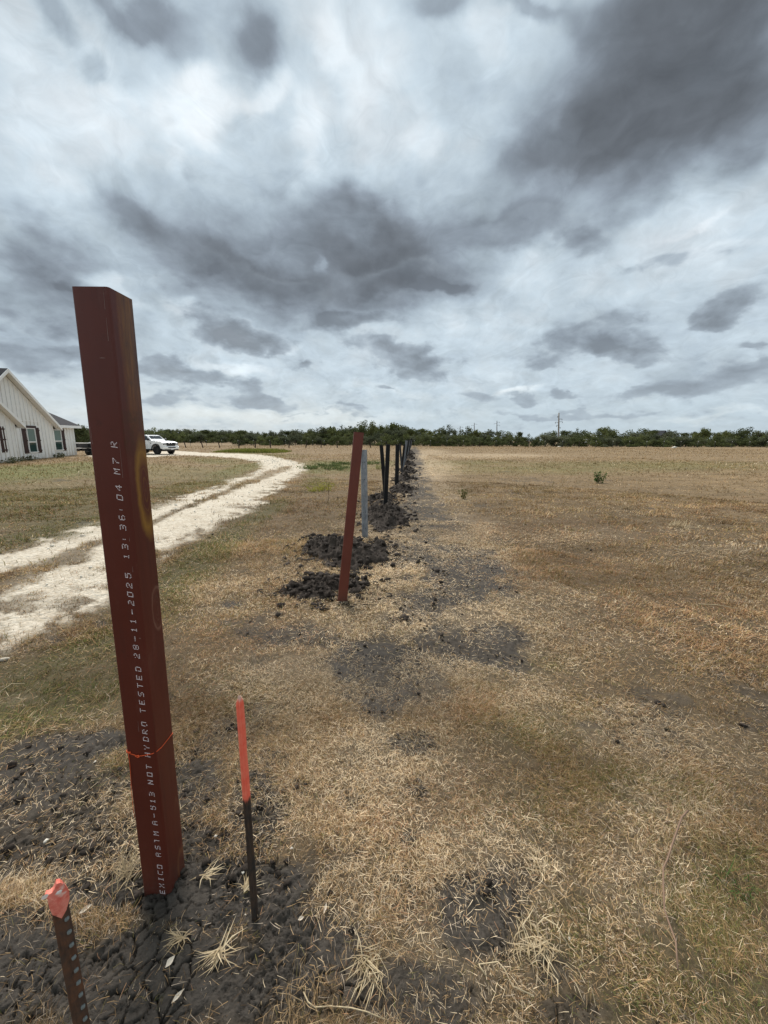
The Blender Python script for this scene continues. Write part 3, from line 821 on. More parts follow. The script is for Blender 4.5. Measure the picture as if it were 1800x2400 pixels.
sb = G3(598, 2150); st_ = at_depth(561, 1634, sb.y + .01)
stake = empty('marker_stake', sb, 0., 'thin dark steel stake with bright orange painted top, standing right of the lettered post', 'stake')
stake.matrix_world = Matrix.Translation(sb) @ axis_matrix(sb, st_, Vector((.25, -1, 0)))
SL = (st_ - sb).length
M_ST1 = mat_stake('orange_topped_stake', SL * .565, True, (.030, .027, .025), (.085, .050, .030), SL)
mb = MB()
sec = [(-.0125, .001), (-.0115, -.003), (-.003, -.006), (-.002, -.0105), (.002, -.0105), (.003, -.006), (.0115, -.003), (.0125, .001), (.011, .004), (-.011, .004)]
rings = []
for k in range(13):
    z = -.25 + (SL + .25 - .012) * k / 12
    j = .0006 * math.sin(k * 3.1)
    rings.append([(x * (1 + .04 * math.sin(k * 1.7)) + j, y, z) for x, y in sec])
rings[-1] = [(x * .98, y, SL - .026) for x, y in sec]; rings.append([(x * .74 + .001, y * .85, SL - .010) for x, y in sec]); rings.append([(x * .25 + .0015, y * .5, SL + .004) for x, y in sec])
mb.loft(rings); mb.build('shaft', M_ST1, stake)
mb = MB()
mb.loft([[(.0105 * q * math.cos(a_) * (1 + .25 * math.sin(5 * a_ + q)), .006 * q * math.sin(a_) - .003, SL + h_ + .0015 * math.sin(3 * a_)) for a_ in [2 * math.pi * k / 14 for k in range(14)]] for q, h_ in ((.42, -.002), (.36, .004), (.12, .008))])
mb.build('splintered_tip', plain('pale_chip', (.68, .46, .36), .8, 0, .3, .5, 160.), stake)

t_top = at_depth(133, 2084, .76); t_base = Vector((t_top.x - .012 + .030, t_top.y - .015, -.02))
tp = empty('stud_tee_post', t_base, 0., 'rusty studded steel tee post with a battered pink orange tip, lowest at the left', 'stake')
tp.matrix_world = Matrix.Translation(t_base) @ axis_matrix(t_base, t_top, Vector((.55, -.6, .5)))
TL = (t_top - t_base).length
M_ST2 = mat_stake('rusty_tee_post', 9, False, (.060, .040, .030), (.135, .058, .028), TL)
mb = MB()
sec = tsec(.033, .005, .026, .007)
mb.loft([[(x, y, -.2 + (TL + .2) * k / 8) for x, y in sec] for k in range(9)])
mb.build('shaft', M_ST2, tp)
M_STUD = plain('worn_stud', (.17, .185, .175), .7, .1, .4, .35, 80.)
sm = None
for k in range(14):
    z = TL - .012 - .041 * k
    if z < .02: break
    if sm is None:
        mb = MB(); mb.loft([[(sx * .0048 * a, y, sz * .0042 * a) for sx, sz in ((-1, -.6), (-.5, -1), (.5, -1), (1, -.6), (1, .6), (.5, 1), (-.5, 1), (-1, .6))] for (a, y) in ((1, -.0015), (.95, -.006), (.75, -.0075))])
        o = mb.build('stud', M_STUD, tp); sm = o.data
    else:
        o = bpy.data.objects.new('stud', sm); COL.objects.link(o); o.parent = tp
    o.location = (.0085, -.001, z); o.rotation_euler = (0, R(random.uniform(-12, 12)), 0)
mt, N, out = mat('battered_orange_tip')
oc = N.n('ShaderNodeTexCoord').outputs['Object']; n = N.noise(oc, 45., 5., .7)
c = N.mix(N.mr(n, .3, .6), (.62, .10, .065), (.80, .27, .20)); c = N.mix(N.mr(N.noise(oc, 20., 4.), .60, .66), c, (.80, .62, .52)); c = N.mix(N.mr(N.noise(oc, 33., 4.), .62, .68), c, (.16, .06, .045))
pbr(N, out, c, .7, 0, .3, n, .5, .004)
mb = MB()
ol = [(.000, -.088), (.011, -.072), (.0195, -.045), (.0215, -.018), (.017, .006), (.009, .026), (.002, .030), (-.003, .018), (-.008, .010), (-.016, .009), (-.0215, .013), (-.018, -.004), (-.0175, -.035), (-.0145, -.062)]
ol = [(x * 1.02, z * .86) for x, z in ol]
fr = [(x, -.009 - .004 * (1 - abs(x) / .022), z + TL) for x, z in ol]; bk = [(x * .85, .006, z * .95 + TL - .002) for x, z in ol]
mb.loft([bk, fr], True, False)
n0 = len(mb.v); mb.v.append((.001, -.0175, TL - .03))
nb = n0 - len(ol)
for i in range(len(ol)): mb.f.append((nb + i, nb + (i + 1) % len(ol), n0)); mb.mi.append(0)
mb.build('battered_tip', mt, tp)
mb = MB(); mb.loft([[(-.0215 + .006 * math.cos(a) * s, -.010 - .002 * s, TL + .010 + .005 * math.sin(a) * s) for a in [k * R(60) for k in range(6)]] for s in (1.25, .8)]); mb.loft([[(.004 + .005 * math.cos(a) * s, -.0155 - .002 * (1 - s), TL + .002 + .004 * math.sin(a) * s) for a in [k * R(60) for k in range(6)]] for s in (1.3, .7)])
mb.build('bare_chip', plain('bare_metal_chip', (.78, .70, .64), .6), tp)

# ================================================================== the row of new posts along the trench
def sq_post(name, base, top, w, d, m_, label, cat, yaw=4., grp=None, thick=.006):
    o = empty(name, base, 0., label, cat, grp)
    L = (top - base).length
    a = R(yaw); o.matrix_world = Matrix.Translation(base) @ axis_matrix(base, top, Vector((math.sin(a), -math.cos(a), 0)))
    mb = MB(); tube_mesh(mb, w, d, -.3, L, .010, thick)
    mb.v = [(x - w / 2, y, z) for x, y, z in mb.v]
    t = mb.build('tube', m_, o, True); t.data.set_sharp_from_angle(angle=R(40))
    mb = MB(); mb.loft([[(x - w / 2, y, L - .06) for x, y in rsq(w - .013, d - .013, .004, .0065, .0065, 2)], [(x - w / 2, y, L - .058) for x, y in rsq(w - .013, d - .013, .004, .0065, .0065, 2)]])
    mb.build('open_end', M_RUSTIN, o)
    return o

b = G3(802, 1412); t = at_depth(841.5, 1013, b.y + .05)
sq_post('steel_post', b, t, .098, .098, M_PRIMER2, 'plain brick red square post leaning right in dark dug soil', 'fence post', 6)

def cee_post(name, base, top, w, d, m_, label, yaw, grp=None):
    """lipped steel channel seen on its ribbed web"""
    o = empty(name, base, 0., label, 'fence post', grp); L = (top - base).length
    a = R(yaw); o.matrix_world = Matrix.Translation(base) @ axis_matrix(base, top, Vector((math.sin(a), -math.cos(a), 0)))
    t = .0035; h = w / 2
    web = [(-h, d * .4), (-h, .004), (-h + .004, 0), (-h * .45, 0), (-h * .38, .006), (-h * .12, .006), (-h * .05, 0), (h * .12, 0), (h * .2, .006), (h * .46, .006), (h * .53, 0), (h - .004, 0), (h, .004), (h, d), (h - .018, d)]
    inn = [(x * (1 - 2 * t / w), y + t) for x, y in reversed(web)]
    inn[0] = (h - .018, d - t); inn[1] = (h - t, d - t); inn[-1] = (-h + t, d * .4)
    pf = web + inn
    mb = MB(); mb.loft([[(x, y, -.3 + (L + .3) * k / 6) for x, y in pf] for k in range(7)])
    mb.build('channel', m_, o)
    if grp is None and base.y < 10:
        for k in range(int(L / .28)):
            for sx in (-.3, .32):
                mb = MB(); mb.box((h * sx, -.0012, .18 + .28 * k), (.0045, .0012, .0045)); mb.build('screw_hole', M_BLACKSTEEL, o)
    return o
b = G3(854.5, 1262); t = at_depth(851.5, 1054, b.y + .02)
cee_post('channel_post', b, t, .098, .055, M_GALV, 'grey galvanised ribbed steel post right behind the leaning red post', -14)

b = G3(903, 1197); t = at_depth(910.2, 1041.5, b.y)
sq_post('black_post', b, t, .094, .094, M_BLACKSTEEL, 'nearest black square post, in the soil heap just right of the grey galvanised post', 'fence post', 6)
b = G3(904, 1168); t = at_depth(894, 1043.5, b.y)
sq_post('black_post', b, t, .102, .102, M_BLACKSTEEL, 'black square post leaning left, crossing behind the nearest black post', 'fence post', 6)
b = G3(930, 1136); t = at_depth(932, 1042, b.y)
sq_post('black_post', b, t, .136, .11, M_BLACKSTEEL, 'wide upright black post, alone to the right of the crossed black pair', 'fence post', 6)
b = G3(943, 1111); t = at_depth(937.5, 1040.5, b.y + .1)
sq_post('grey_post', b, t, .09, .09, M_GREYBLACK, 'dull grey post leaning left just behind the wide upright black post', 'fence post', 6)
b = G3(940.5, 1107); t = at_depth(948.3, 1041.5, b.y)
sq_post('black_post', b, t, .098, .098, M_BLACKSTEEL, 'black post leaning right, first of the slanted far bunch', 'fence post', 6)
M_GALV_DULL = plain('dull_galvanised', (.17, .18, .195), .55, .4, .5, .2, 10.)
far_src = {}
for k in range(26):
    Y = 21.5 + 2.25 * k
    X = .98 + .0735 * (Y - 21) + random.uniform(-.04, .04)
    kind = 'g' if k in (0, 2, 3, 6, 9, 13, 18) or random.random() < .25 else 'b'
    if k == 1: kind = 'b'
    lean = random.uniform(5.5, 9.5) if random.random() > .12 else random.uniform(-3, 3)
    H = random.uniform(1.5, 1.68) + (.1 if kind == 'b' else 0)
    base = Vector((X, Y, float(lie(X, Y)) - .02))
    lab = 'slim grey galvanised post in the slanted far row behind the black posts' if kind == 'g' else 'slim black post in the slanted far row beside the dug trench'
    if k == 0: lab = 'light grey post leaning right, directly behind the first slanted black post'
    if kind not in far_src:
        top = base + Vector((0, 0, H))
        if kind == 'g': o = cee_post('channel_post', base, top, .09, .05, M_GALV_DULL, lab, 6, None if k == 0 else 'posts in the far row')
        else: o = sq_post('black_post', base, top, .085, .085, M_GREYBLACK if k > 8 else M_BLACKSTEEL, lab, 'fence post', 6, 'posts in the far row')
        far_src[kind] = (o, H)
    else:
        o = copy_tree(far_src[kind][0]); tag(o, lab, 'fence post', 'posts in the far row')
    o.matrix_world = Matrix.Translation(base) @ Matrix.Rotation(R(5), 4, 'Z') @ Matrix.Rotation(R(lean), 4, 'Y') @ Matrix.Rotation(R(random.uniform(-2, 2)), 4, 'X') @ Matrix.Diagonal((1, 1, H / far_src[kind][1], 1))

# ================================================================== far fences
def stick(name, base, top, r0, m_, parent=None, n=7, wob=.015):
    mb = MB(); pts = []; L = (top - base).length
    for k in range(6):
        q = base.lerp(top, k / 5); pts.append(q + Vector((random.uniform(-wob, wob), random.uniform(-wob, wob), 0)) * (0 < k < 5))
    mb.tube(pts, [r0 * (1 - .25 * k / 5) for k in range(6)], n)
    return mb.build(name, m_, parent)
LEAN = [(437, 430.6), (477, 470.6), (515.7, 511), (558.6, 562), (598, 598), (634, 634), (676, 679.7), (716, 719.5), (752.7, 752.7), (791, 789), (870, 866)]
names = ['leaning left, just right of the white truck', 'leaning left, second to the right of the white truck', 'leaning slightly left above the dark furrow left of the yellow weeds', 'leaning right at the left end of the yellow green weeds', 'thick and upright behind the yellow green weeds', 'upright at the right end of the yellow green weeds',
         'leaning right and propped by a diagonal brace', 'leaning right between the braced post and the leaning red post', 'slim and upright midway to the red post', 'leaning slightly left beside the leaning red post', 'leaning left, seen right of the leaning red post']
for k, ((bx, tx), nm) in enumerate(zip(LEAN, names)):
    g = G(bx, 1049.6); Y = g[1]
    b = Vector((g[0], Y, float(lie(*g)) - .05)); t = at_depth(tx, 1033, Y)
    o = empty('wooden_fence_post', b, 0., 'dark wooden fence post ' + nm, 'fence post', 'old wooden fence posts')
    s_ = stick('post', Vector((0, 0, -.3)), t - b, (.13 if k == 4 else .10), M_WOODDARK, o)
    if k == 6:
        stick('brace', Vector((.25, .1, .95)), Vector((1.15, .1, 1.22)), .045, M_WOODDARK, o)
# thin steel posts with pale tips: one mesh, many posts
mb = MB(); mb.loft([[(x, y, z) for x, y in tsec(.05, .012, .045, .014)] for z in (-.3, 1.16)])
tproto = mb.build('tee_post', M_TPOST)
mb = MB(); mb.loft([[(x * 1.15, y * 1.1 - .002, z) for x, y in tsec(.05, .014, .045, .016)] for z in (1.165, 1.32)])
tip = mb.build('pale_tip', M_WHITETIP, tproto)
first = [True]
def tee(px, py, label, group, h=1.0, Y=None):
    if Y is None: g = G(px, py)
    else:
        q = at_depth(px, py, Y); g = (q.x, q.y)
    if first[0]: o = tproto; first[0] = False
    else: o = copy_tree(tproto)
    o.location = (g[0], g[1], float(lie(g[0], g[1]))); o.scale = (1.25, 1.25, h)
    o.rotation_euler = (R(random.uniform(-1.5, 1.5)), R(random.uniform(-2, 2)), R(random.uniform(-20, 20)))
    tag(o, label, 'fence post', group)
ORD = ['first', 'second', 'third', 'fourth', 'fifth', 'sixth', 'seventh', 'eighth', 'ninth', 'tenth', 'eleventh', 'twelfth', 'thirteenth']
left_ = [1277, 1239, 1200, 1162, 1085, 1047, 1008.5, 970]; right_ = [1318, 1396, 1436, 1475, 1515, 1555, 1595, 1635, 1675, 1714, 1756, 1797]
for side_, lst in (('left', left_), ('right', right_)):
    for k, px in enumerate(lst):
        tee(px, 1046, 'pale tipped steel tee post, %s to the %s of the tall power pole' % (ORD[k], side_), 'tee posts of the right hand fence', 1.05, 81)
for px in (1124, 1357):
    q = at_depth(px, 1046, 81); b = Vector((q.x, q.y, float(lie(q.x, q.y)) - .05))
    o = empty('wooden_fence_post', b, 0., 'dark thicker post in the right hand fence, ' + ('left of the tall power pole' if px < 1200 else 'just right of the tall power pole'), 'fence post', 'old wooden fence posts')
    stick('post', Vector((0, 0, -.3)), Vector((.02, 0, 1.35)), .075, M_WOODDARK, o)
for k, px in enumerate((447, 484, 520, 558, 594, 632, 669, 707, 733, 760, 894, 932)):
    tee(px, 1044, 'pale tipped steel tee post in the left field, %s counting rightwards from the white truck' % ORD[k], 'tee posts of the left hand fence', 1.0, 84 + random.uniform(-3, 3))

# ================================================================== power poles
def power_pole(px, Y, topy, label, arms):
    q = at_depth(px, 1044, Y); zb = float(lie(q.x, q.y)); t = at_depth(px + (topy - 1044) * -.012, topy, Y)
    o = empty('power_pole', (q.x, q.y, zb), 0., label, 'power pole', 'power poles beyond the trees'); H = t.z - zb; dx_ = t.x - q.x
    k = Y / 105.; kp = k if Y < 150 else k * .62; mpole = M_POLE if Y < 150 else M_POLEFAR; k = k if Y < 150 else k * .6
    mb = MB(); mb.tube([(dx_ * s, 0, -.5 + (H + .5) * s) for s in (0, .25, .5, .75, 1)], [.25 * kp, .23 * kp, .205 * kp, .18 * kp, .15 * kp], 9)
    mb.build('pole', mpole, o, True)
    for (f, s_, L) in arms:
        mb = MB(); p0 = Vector((dx_ * f, 0, H * f)); mb.tube([p0, p0 + Vector((s_ * L * .6, 0, .14)) * k, p0 + Vector((s_ * L, 0, .12)) * k], [.06 * k, .05 * k, .045 * k], 5); mb.tube([p0 + Vector((s_ * L, 0, .12)) * k, p0 + Vector((s_ * L, 0, -.22)) * k], .075 * k, 5)
        mb.build('arm', M_INSUL if Y < 150 else M_POLEFAR, o)
power_pole(1309, 104, 967.5, 'tall pale power pole with short side arms standing at the tree line', [(.80, 1, .85), (.72, 1, .95), (.70, -1, .9), (.60, -1, .6), (.88, -1, .35), (.55, 1, .4)])
power_pole(1164, 210, 986, 'distant thin power pole showing above the trees, left of the tall pole', [(.92, 1, 1.2), (.85, -1, 1.2), (.78, 1, 1.2)])
power_pole(1111, 260, 991, 'smaller distant power pole, second to the left of the tall pole', [(.92, 1, 1.2), (.85, -1, 1.2)])
power_pole(1078, 330, 999, 'faintest smallest power pole, furthest left above the trees', [(.92, 1, 1.2), (.85, -1, 1.2)])

# ================================================================== dug soil heaps along the trench
m_, N, out = mat('dug_soil')
M_DUG = m_
oc = N.n('ShaderNodeNewGeometry').outputs['Position']
n = N.noise(oc, 30., 6., .7); n2 = N.noise(oc, 4., 4.)
c = N.mix(N.mr(n, .3, .7), (.016, .0125, .0095), (.050, .039, .031)); c = N.mix(N.m('MULTIPLY', N.mr(n2, .5, .75), .5), c, (.066, .053, .043)); c = N.mix(N.m('MULTIPLY', N.mr(N.noise(oc, 11., 5., .6), .52, .66), .55), c, (.115, .094, .078))
pbr(N, out, c, .95, 0, .15, n, .8, .015)

CLODS = []
for k in range(7):
    bm = bmesh.new(); bmesh.ops.create_icosphere(bm, subdivisions=1, radius=1.)
    for v in bm.verts: v.co *= random.uniform(.38, 1.35)
    CLODS.append((np.array([v.co[:] for v in bm.verts]), np.array([[v.index for v in f.verts] for f in bm.faces]))); bm.free()

def scatter_clods(pts, sizes):
    vs, fs, b = [], [], 0
    for p, s_ in zip(pts, sizes):
        V, Fq = CLODS[random.randrange(7)]
        a = random.uniform(0, 6.28); ca, sa = math.cos(a), math.sin(a)
        M = np.array([[ca, -sa, 0], [sa, ca, 0], [0, 0, 1]]) * s_
        vs.append(V @ M.T * np.array([1, 1, random.uniform(.6, 1)]) + np.array(p)); fs.append(Fq + b); b += len(V)
    return np.concatenate(vs), np.concatenate(fs)

def heap(px, py, rxp, ryp, h, nclod, cmax, label):
    p, a, b_ = ell(px, py, rxp, ryp)
    z0 = float(lie(*p))
    o = empty('soil_heap', (p[0], p[1], z0), 0., label, 'soil heap')
    sd = random.randrange(900)
    nr_, nt = (46, 150) if nclod > 250 else (26, 80)
    rr = np.linspace(0, 1.25, nr_); tt = np.linspace(0, 2 * math.pi, nt, endpoint=False)
    RR, TT = np.meshgrid(rr, tt, indexing='ij'); RR[0] = .01
    X = RR * np.cos(TT) * a[0] + RR * np.sin(TT) * b_[0]; Y = RR * np.cos(TT) * a[1] + RR * np.sin(TT) * b_[1]
    gx, gy = X + p[0], Y + p[1]
    def hz(gx, gy, q):
        lob = (fbm(gx * 2.6, gy * 2.6, sd, 4, .6) - .42) * 2.0
        cr = fbm(gx * 17, gy * 17, sd + 9, 5, .68) - .5; v1, v2, vc = voronoi(gx * 16, gy * 16, sd)
        return h * np.clip(1.05 - (q * (.75 + .7 * fbm(gx * 1.9, gy * 1.9, sd + 31, 3))) ** 2, -.25, 1) * np.clip(.45 + lob * 1.3, .0, 1.5) + cr * .085 + (vc - .5) * .03 - .022 * (1 - smooth(0, .25, v2 - v1)) - .05 * smooth(.75, 1.2, q) - .02
    Z = hz(gx, gy, RR) + land(gx, gy) - z0
    i, j = np.meshgrid(np.arange(nr_ - 1), np.arange(nt), indexing='ij')
    A = i * nt + j; B = i * nt + (j + 1) % nt
    Fq = np.stack([A, B, B + nt, A + nt], -1).reshape(-1, 4)[:, ::-1]
    m = np_mesh('mound', np.stack([X.ravel(), Y.ravel(), Z.ravel()], 1), Fq, M_DUG); m.parent = o
    # loose lumps
    q = np.sqrt(RNG.random(nclod)) * 1.22; t = RNG.random(nclod) * 6.283
    lx = q * np.cos(t) * a[0] + q * np.sin(t) * b_[0]; ly = q * np.cos(t) * a[1] + q * np.sin(t) * b_[1]
    s_ = cmax * (.14 + 1.15 * RNG.random(nclod) ** 5)
    lz = np.maximum(hz(lx + p[0], ly + p[1], q), -.01) + land(lx + p[0], ly + p[1]) - z0 + s_ * .25
    V, Fq = scatter_clods(np.stack([lx, ly, lz], 1), s_)
    c_ = np_mesh('loose_clods', V, Fq, M_DUG); c_.parent = o; c_['kind'] = 'stuff'
    return o
heap(770, 1378, 135, 42, .11, 900, .042, 'dark crumbly soil heap around the foot of the leaning red post')
heap(805, 1294, 118, 50, .20, 1000, .048, 'larger dark soil heap at the foot of the grey galvanised post')
heap(905, 1212, 62, 34, .24, 600, .055, 'dark soil heap under the nearest black post')
heap(895, 1170, 46, 16, .18, 350, .06, 'dark soil heap behind the nearest black post')
heap(942, 1148, 34, 14, .20, 300, .065, 'dark soil heap at the foot of the wide upright black post')
heap(948, 1122, 26, 9, .20, 240, .075, 'low dark soil heap beyond the wide upright black post')
heap(953, 1104, 20, 7, .22, 200, .085, 'low dark soil heap at the foot of the slanted far posts')
heap(957, 1088, 15, 6, .24, 160, .10, 'small dark soil heap along the slanted far row')
heap(960, 1074, 11, 5, .26, 130, .12, 'smaller dark soil heap further along the slanted far row')
heap(962, 1062, 8, 5, .28, 110, .14, 'farthest dark soil heap where the post row meets the tree line')
# crumbs strewn on the bare ground
pts, sz = [], []
for k in range(7600):
    if k < 1500: X, Y = RNG.normal(0, .9) - .6, 1.15 + abs(RNG.normal(0, .8)); s_ = .004 + .014 * RNG.random() ** 4
    elif k < 3600:
        Y = 3.4 + 40 * RNG.random() ** 1.5; X = .075 * (Y - 4) - .25 + RNG.normal(0, .48); s_ = .010 + .04 * RNG.random() ** 4
    else: X, Y = RNG.uniform(-3, 4), RNG.uniform(1, 6.5); s_ = .004 + .020 * RNG.random() ** 5
    pts.append((X, Y)); sz.append(s_)
pts = np.array(pts); sz = np.array(sz)
so_, st__, gr_, re_, gv_ = fields(pts[:, 0], pts[:, 1])
keep = (so_ > .35) | (pts[:, 1] > 6)
pts, sz = pts[keep], sz[keep]
V, Fq = scatter_clods(np.column_stack([pts, land(pts[:, 0], pts[:, 1]) + sz * .3]), sz)
tag(np_mesh('loose_clods', V, Fq, M_DUG), 'dark loose clods scattered over the bare soil and trench', 'soil', kind='stuff')

# ================================================================== trees
def mat_leaf(name, lo, hi, trans=.25):
    m_, N, out = mat(name)
    t = N.attr('tint', 0)
    inf = N.n('ShaderNodeObjectInfo').outputs['Random']
    c = N.mix(N.m('MULTIPLY_ADD', N.m('SUBTRACT', inf, .5), .5, t, clamp=True), lo, hi)
    d = N.n('ShaderNodeBsdfDiffuse'); N.put(d.inputs[0], c)
    tr = N.n('ShaderNodeBsdfTranslucent'); N.put(tr.inputs[0], c)
    mx = N.n('ShaderNodeMixShader'); mx.inputs[0].default_value = trans
    N.put(mx.inputs[1], d.outputs[0]); N.put(mx.inputs[2], tr.outputs[0]); N.put(out.inputs[0], mx.outputs[0])
    return m_
M_LEAF = [mat_leaf('leaf_dark', (.036, .046, .021), (.135, .150, .066)), mat_leaf('leaf_mid', (.048, .062, .024), (.185, .200, .080)), mat_leaf('leaf_grey', (.056, .067, .040), (.170, .180, .112))]
M_BARK = plain('bark', (.075, .065, .055), .9, 0, .1, .3, 6.)

def leaf_cloud(lobes, n, size, seed):
    """leaf clumps spread through the volume of the lobes: (cx,cy,cz,rx,ry,rz)"""
    g = np.random.default_rng(seed); L = np.array(lobes)
    w = L[:, 3] * L[:, 4] * L[:, 5]; w = w ** .8; k = g.choice(len(L), n, p=w / w.sum())
    d = g.normal(size=(n, 3)); d /= np.linalg.norm(d, axis=1)[:, None]
    rad = g.random(n) ** .42 * (1 + .16 * g.normal(size=n))
    c = L[k, :3] + d * rad[:, None] * L[k, 3:6]
    s_ = size * g.uniform(.55, 1.35, n)
    nrm = d + g.normal(size=(n, 3)) * .7; nrm /= np.linalg.norm(nrm, axis=1)[:, None]
    t1 = np.cross(nrm, g.normal(size=(n, 3))); t1 /= np.linalg.norm(t1, axis=1)[:, None]; t2 = np.cross(nrm, t1)
    asp = g.uniform(.55, 1., n)
    q = np.stack([c + (t1 * a + t2 * b * asp[:, None]) * s_[:, None] + nrm * (e * s_)[:, None] for a, b, e in ((-.5, -.32, 0), (.1, -.5, .12), (.5, .05, 0), (.05, .5, .1), (-.45, .28, -.05))], 1)
    lobe_t = g.uniform(.15, .85, len(L))
    tint = np.clip(lobe_t[k] * .6 + g.random(n) * .4, 0, 1)
    V = q.reshape(-1, 3); Fq = np.arange(n * 5).reshape(n, 5)
    return V, Fq, np.repeat(tint, 5)[:, None] * np.ones(3)

def make_tree_mesh(kind, seed):
    """unit tree: 1 high, about 'wide' across"""
    g = random.Random(seed); lobes = []
    wide = {'round': .52, 'bush': .78, 'tall': .36, 'flat': .62}[kind]
    n = {'round': 13, 'bush': 12, 'tall': 11, 'flat': 11}[kind]
    for k in range(n):
        a = g.uniform(0, 6.28)
        if kind == 'bush': z = g.uniform(.10, .78)
        elif kind == 'flat': z = g.uniform(.45, .86)
        elif kind == 'tall': z = g.uniform(.26, .88)
        else: z = g.uniform(.18, .82)
        prof = {'bush': 1 - .8 * max(0, z - .3), 'flat': .75 + .3 * (z > .6), 'tall': .9 - .6 * abs(z - .55), 'round': 1 - 1.1 * max(0, z - .5) - .3 * max(0, .4 - z)}[kind]
        r_ = wide * prof * g.uniform(.25, .78)
        s_ = g.uniform(.13, .23)
        lobes.append((r_ * math.cos(a), r_ * math.sin(a), z, s_ * 1.15, s_ * 1.15, s_ * g.uniform(.65, .95)))
    lobes.append((0, 0, .85, .13, .13, .13)); lobes.append((g.uniform(-.1, .1), 0, .6, .22, .22, .2))
    V, Fq, T = leaf_cloud(lobes, {'round': 1500, 'bush': 1500, 'tall': 900, 'flat': 900}[kind], .056, seed)
    kz = 1 / np.quantile(V[:, 2], .985); V[:, 2] *= kz; lobes = [(*l[:2], l[2] * kz, *l[3:]) for l in lobes]
    mb = MB(); sx, sy = g.uniform(-.06, .06), g.uniform(-.06, .06)
    mb.tube([(0, 0, -.06), (sx * .3, sy * .3, .12), (sx, sy, .34), (sx * 1.4, sy * .7, .62)], [.035, .026, .02, .008], 6)
    for k in range(5):
        lb = lobes[k * 2]
        mb.tube([(sx * .6, sy * .6, .16 + .05 * k), (lb[0] * .45, lb[1] * .45, .3 + lb[2] * .35), (lb[0] * .9, lb[1] * .9, lb[2])], [.016, .011, .004], 4)
    return V, Fq, T, mb
KINDS = ['round', 'round', 'round', 'bush', 'bush', 'bush', 'bush', 'tall', 'tall', 'flat', 'flat']
TREES = []
for k, kd in enumerate(KINDS):
    V, Fq, T, mb = make_tree_mesh(kd, 40 + k)
    cr = np_mesh('crown', V, Fq, M_LEAF[k % 3 if kd != 'flat' else 0], T)
    tk = mb.build('trunk', M_BARK)
    TREES.append((kd, cr.data, tk.data)); bpy.data.objects.remove(cr); bpy.data.objects.remove(tk)

def tree(kd, X, Y, H, wscale, name, label, cat, group, mat_=None):
    c_ = [t for t in TREES if t[0] == kd]; t = random.choice(c_)
    o = empty(name, (X, Y, float(lie(X, Y)) - .05), random.uniform(0, 6.28), label, cat, group)
    for nm, me in (('crown', t[1]), ('trunk', t[2])):
        ch = bpy.data.objects.new(nm, me); COL.objects.link(ch); ch.parent = o
    o.scale = (H * wscale * random.uniform(.9, 1.1), H * wscale * random.uniform(.9, 1.1), H)
    return o

PROF = [(-100, 1005), (120, 1002), (175, 999), (215, 1006), (330, 1010), (365, 1005), (400, 1008), (440, 1006.5), (500, 1009.5), (560, 1008), (600, 1012), (640, 1012), (700, 1007), (740, 1005), (790, 1001), (820, 1000), (850, 1001), (880, 999), (905, 999), (925, 996), (945, 998), (980, 1006), (1010, 1008), (1040, 1006), (1070, 1006), (1100, 1003), (1130, 1008), (1180, 1010), (1220, 1013), (1260, 1016), (1300, 1012), (1312, 1008), (1350, 1007), (1420, 1004), (1460, 1006), (1480, 1009), (1500, 1006), (1540, 1009), (1560, 1011), (1600, 1013), (1640, 1008), (1680, 1009), (1700, 1011), (1760, 1010), (1800, 1013), (1920, 1016)]
def prof(px): return float(np.interp(px, [p[0] for p in PROF], [p[1] for p in PROF]))
def side_of(px):
    return 'left' if px < 560 else ('mid' if px < 1000 else 'right')
ZONES = [(60, 'at the left picture edge'), (170, 'beyond the white house'), (345, 'hidden partly by the lettered post'), (425, 'behind the white truck'), (520, 'above the first leaning posts'), (600, 'left of the yellow green weeds'), (680, 'above the yellow green weeds'), (770, 'left of the leaning red post'), (860, 'behind the leaning red post'),
         (915, 'behind the crossed black posts'), (970, 'behind the slanted far posts'), (1040, 'just right of the post row'), (1095, 'left of the thin far poles'), (1180, 'below the thin far poles'), (1245, 'between far and tall poles'), (1309, 'left of the tall pole'), (1375, 'left of the white building'), (1440, 'right of the white building'), (1520, 'left of the dark barn roof'),
         (1600, 'beside the dark barn roof'), (1680, 'right of the dark barn roof'), (1750, 'near the right picture edge'), (9999, 'at the right picture edge')]
def zone(px): return next(z for m_, z in ZONES if px < m_)
SHAPE = {'round': 'rounded', 'bush': 'wide bushy', 'tall': 'upright', 'flat': 'gappy topped'}
LAY = {'back': 'in the back row', 'front': 'in the front row', 'low': 'at the field edge'}
used = {}
def tlabel(kd, lay, px, H, what='tree'):
    base = '%s dark green %s %s %s' % (SHAPE[kd], what, LAY[lay], zone(px))
    if lay == 'low': base = '%s green shrub at the field edge %s' % ('taller' if H > 2.3 else ('knee high' if H < 1.85 else 'low'), zone(px))
    return base
GRP = {'left': 'trees of the left far wood', 'mid': 'trees of the wooded rise', 'right': 'trees of the right hand tree line'}
px = -45.
while px < 1850:
    s_ = side_of(px); Y = {'left': 172, 'mid': 128, 'right': 128}[s_] + random.uniform(-12, 16)
    ty = prof(px) + (abs(random.gauss(0, 3.)) - 1.6 if s_ != 'left' else abs(random.gauss(0, 2.2)) - 1.)
    q = at_depth(px, ty, Y); H = q.z - float(lie(q.x, q.y))
    if not (1015 < px < 1030 or 1236 < px < 1262 or 1366 < px < 1392):
        kd = random.choice(['round', 'round', 'bush', 'tall', 'flat']); tree(kd, q.x, Y, max(3., H), random.uniform(.8, 1.5) * (1.35 if s_ == 'left' else 1.), 'tree', tlabel(kd, 'back', px, H), 'tree', GRP[s_])
    px += random.uniform(9, 19) * {'left': .75, 'mid': 1., 'right': 1.7}[s_]
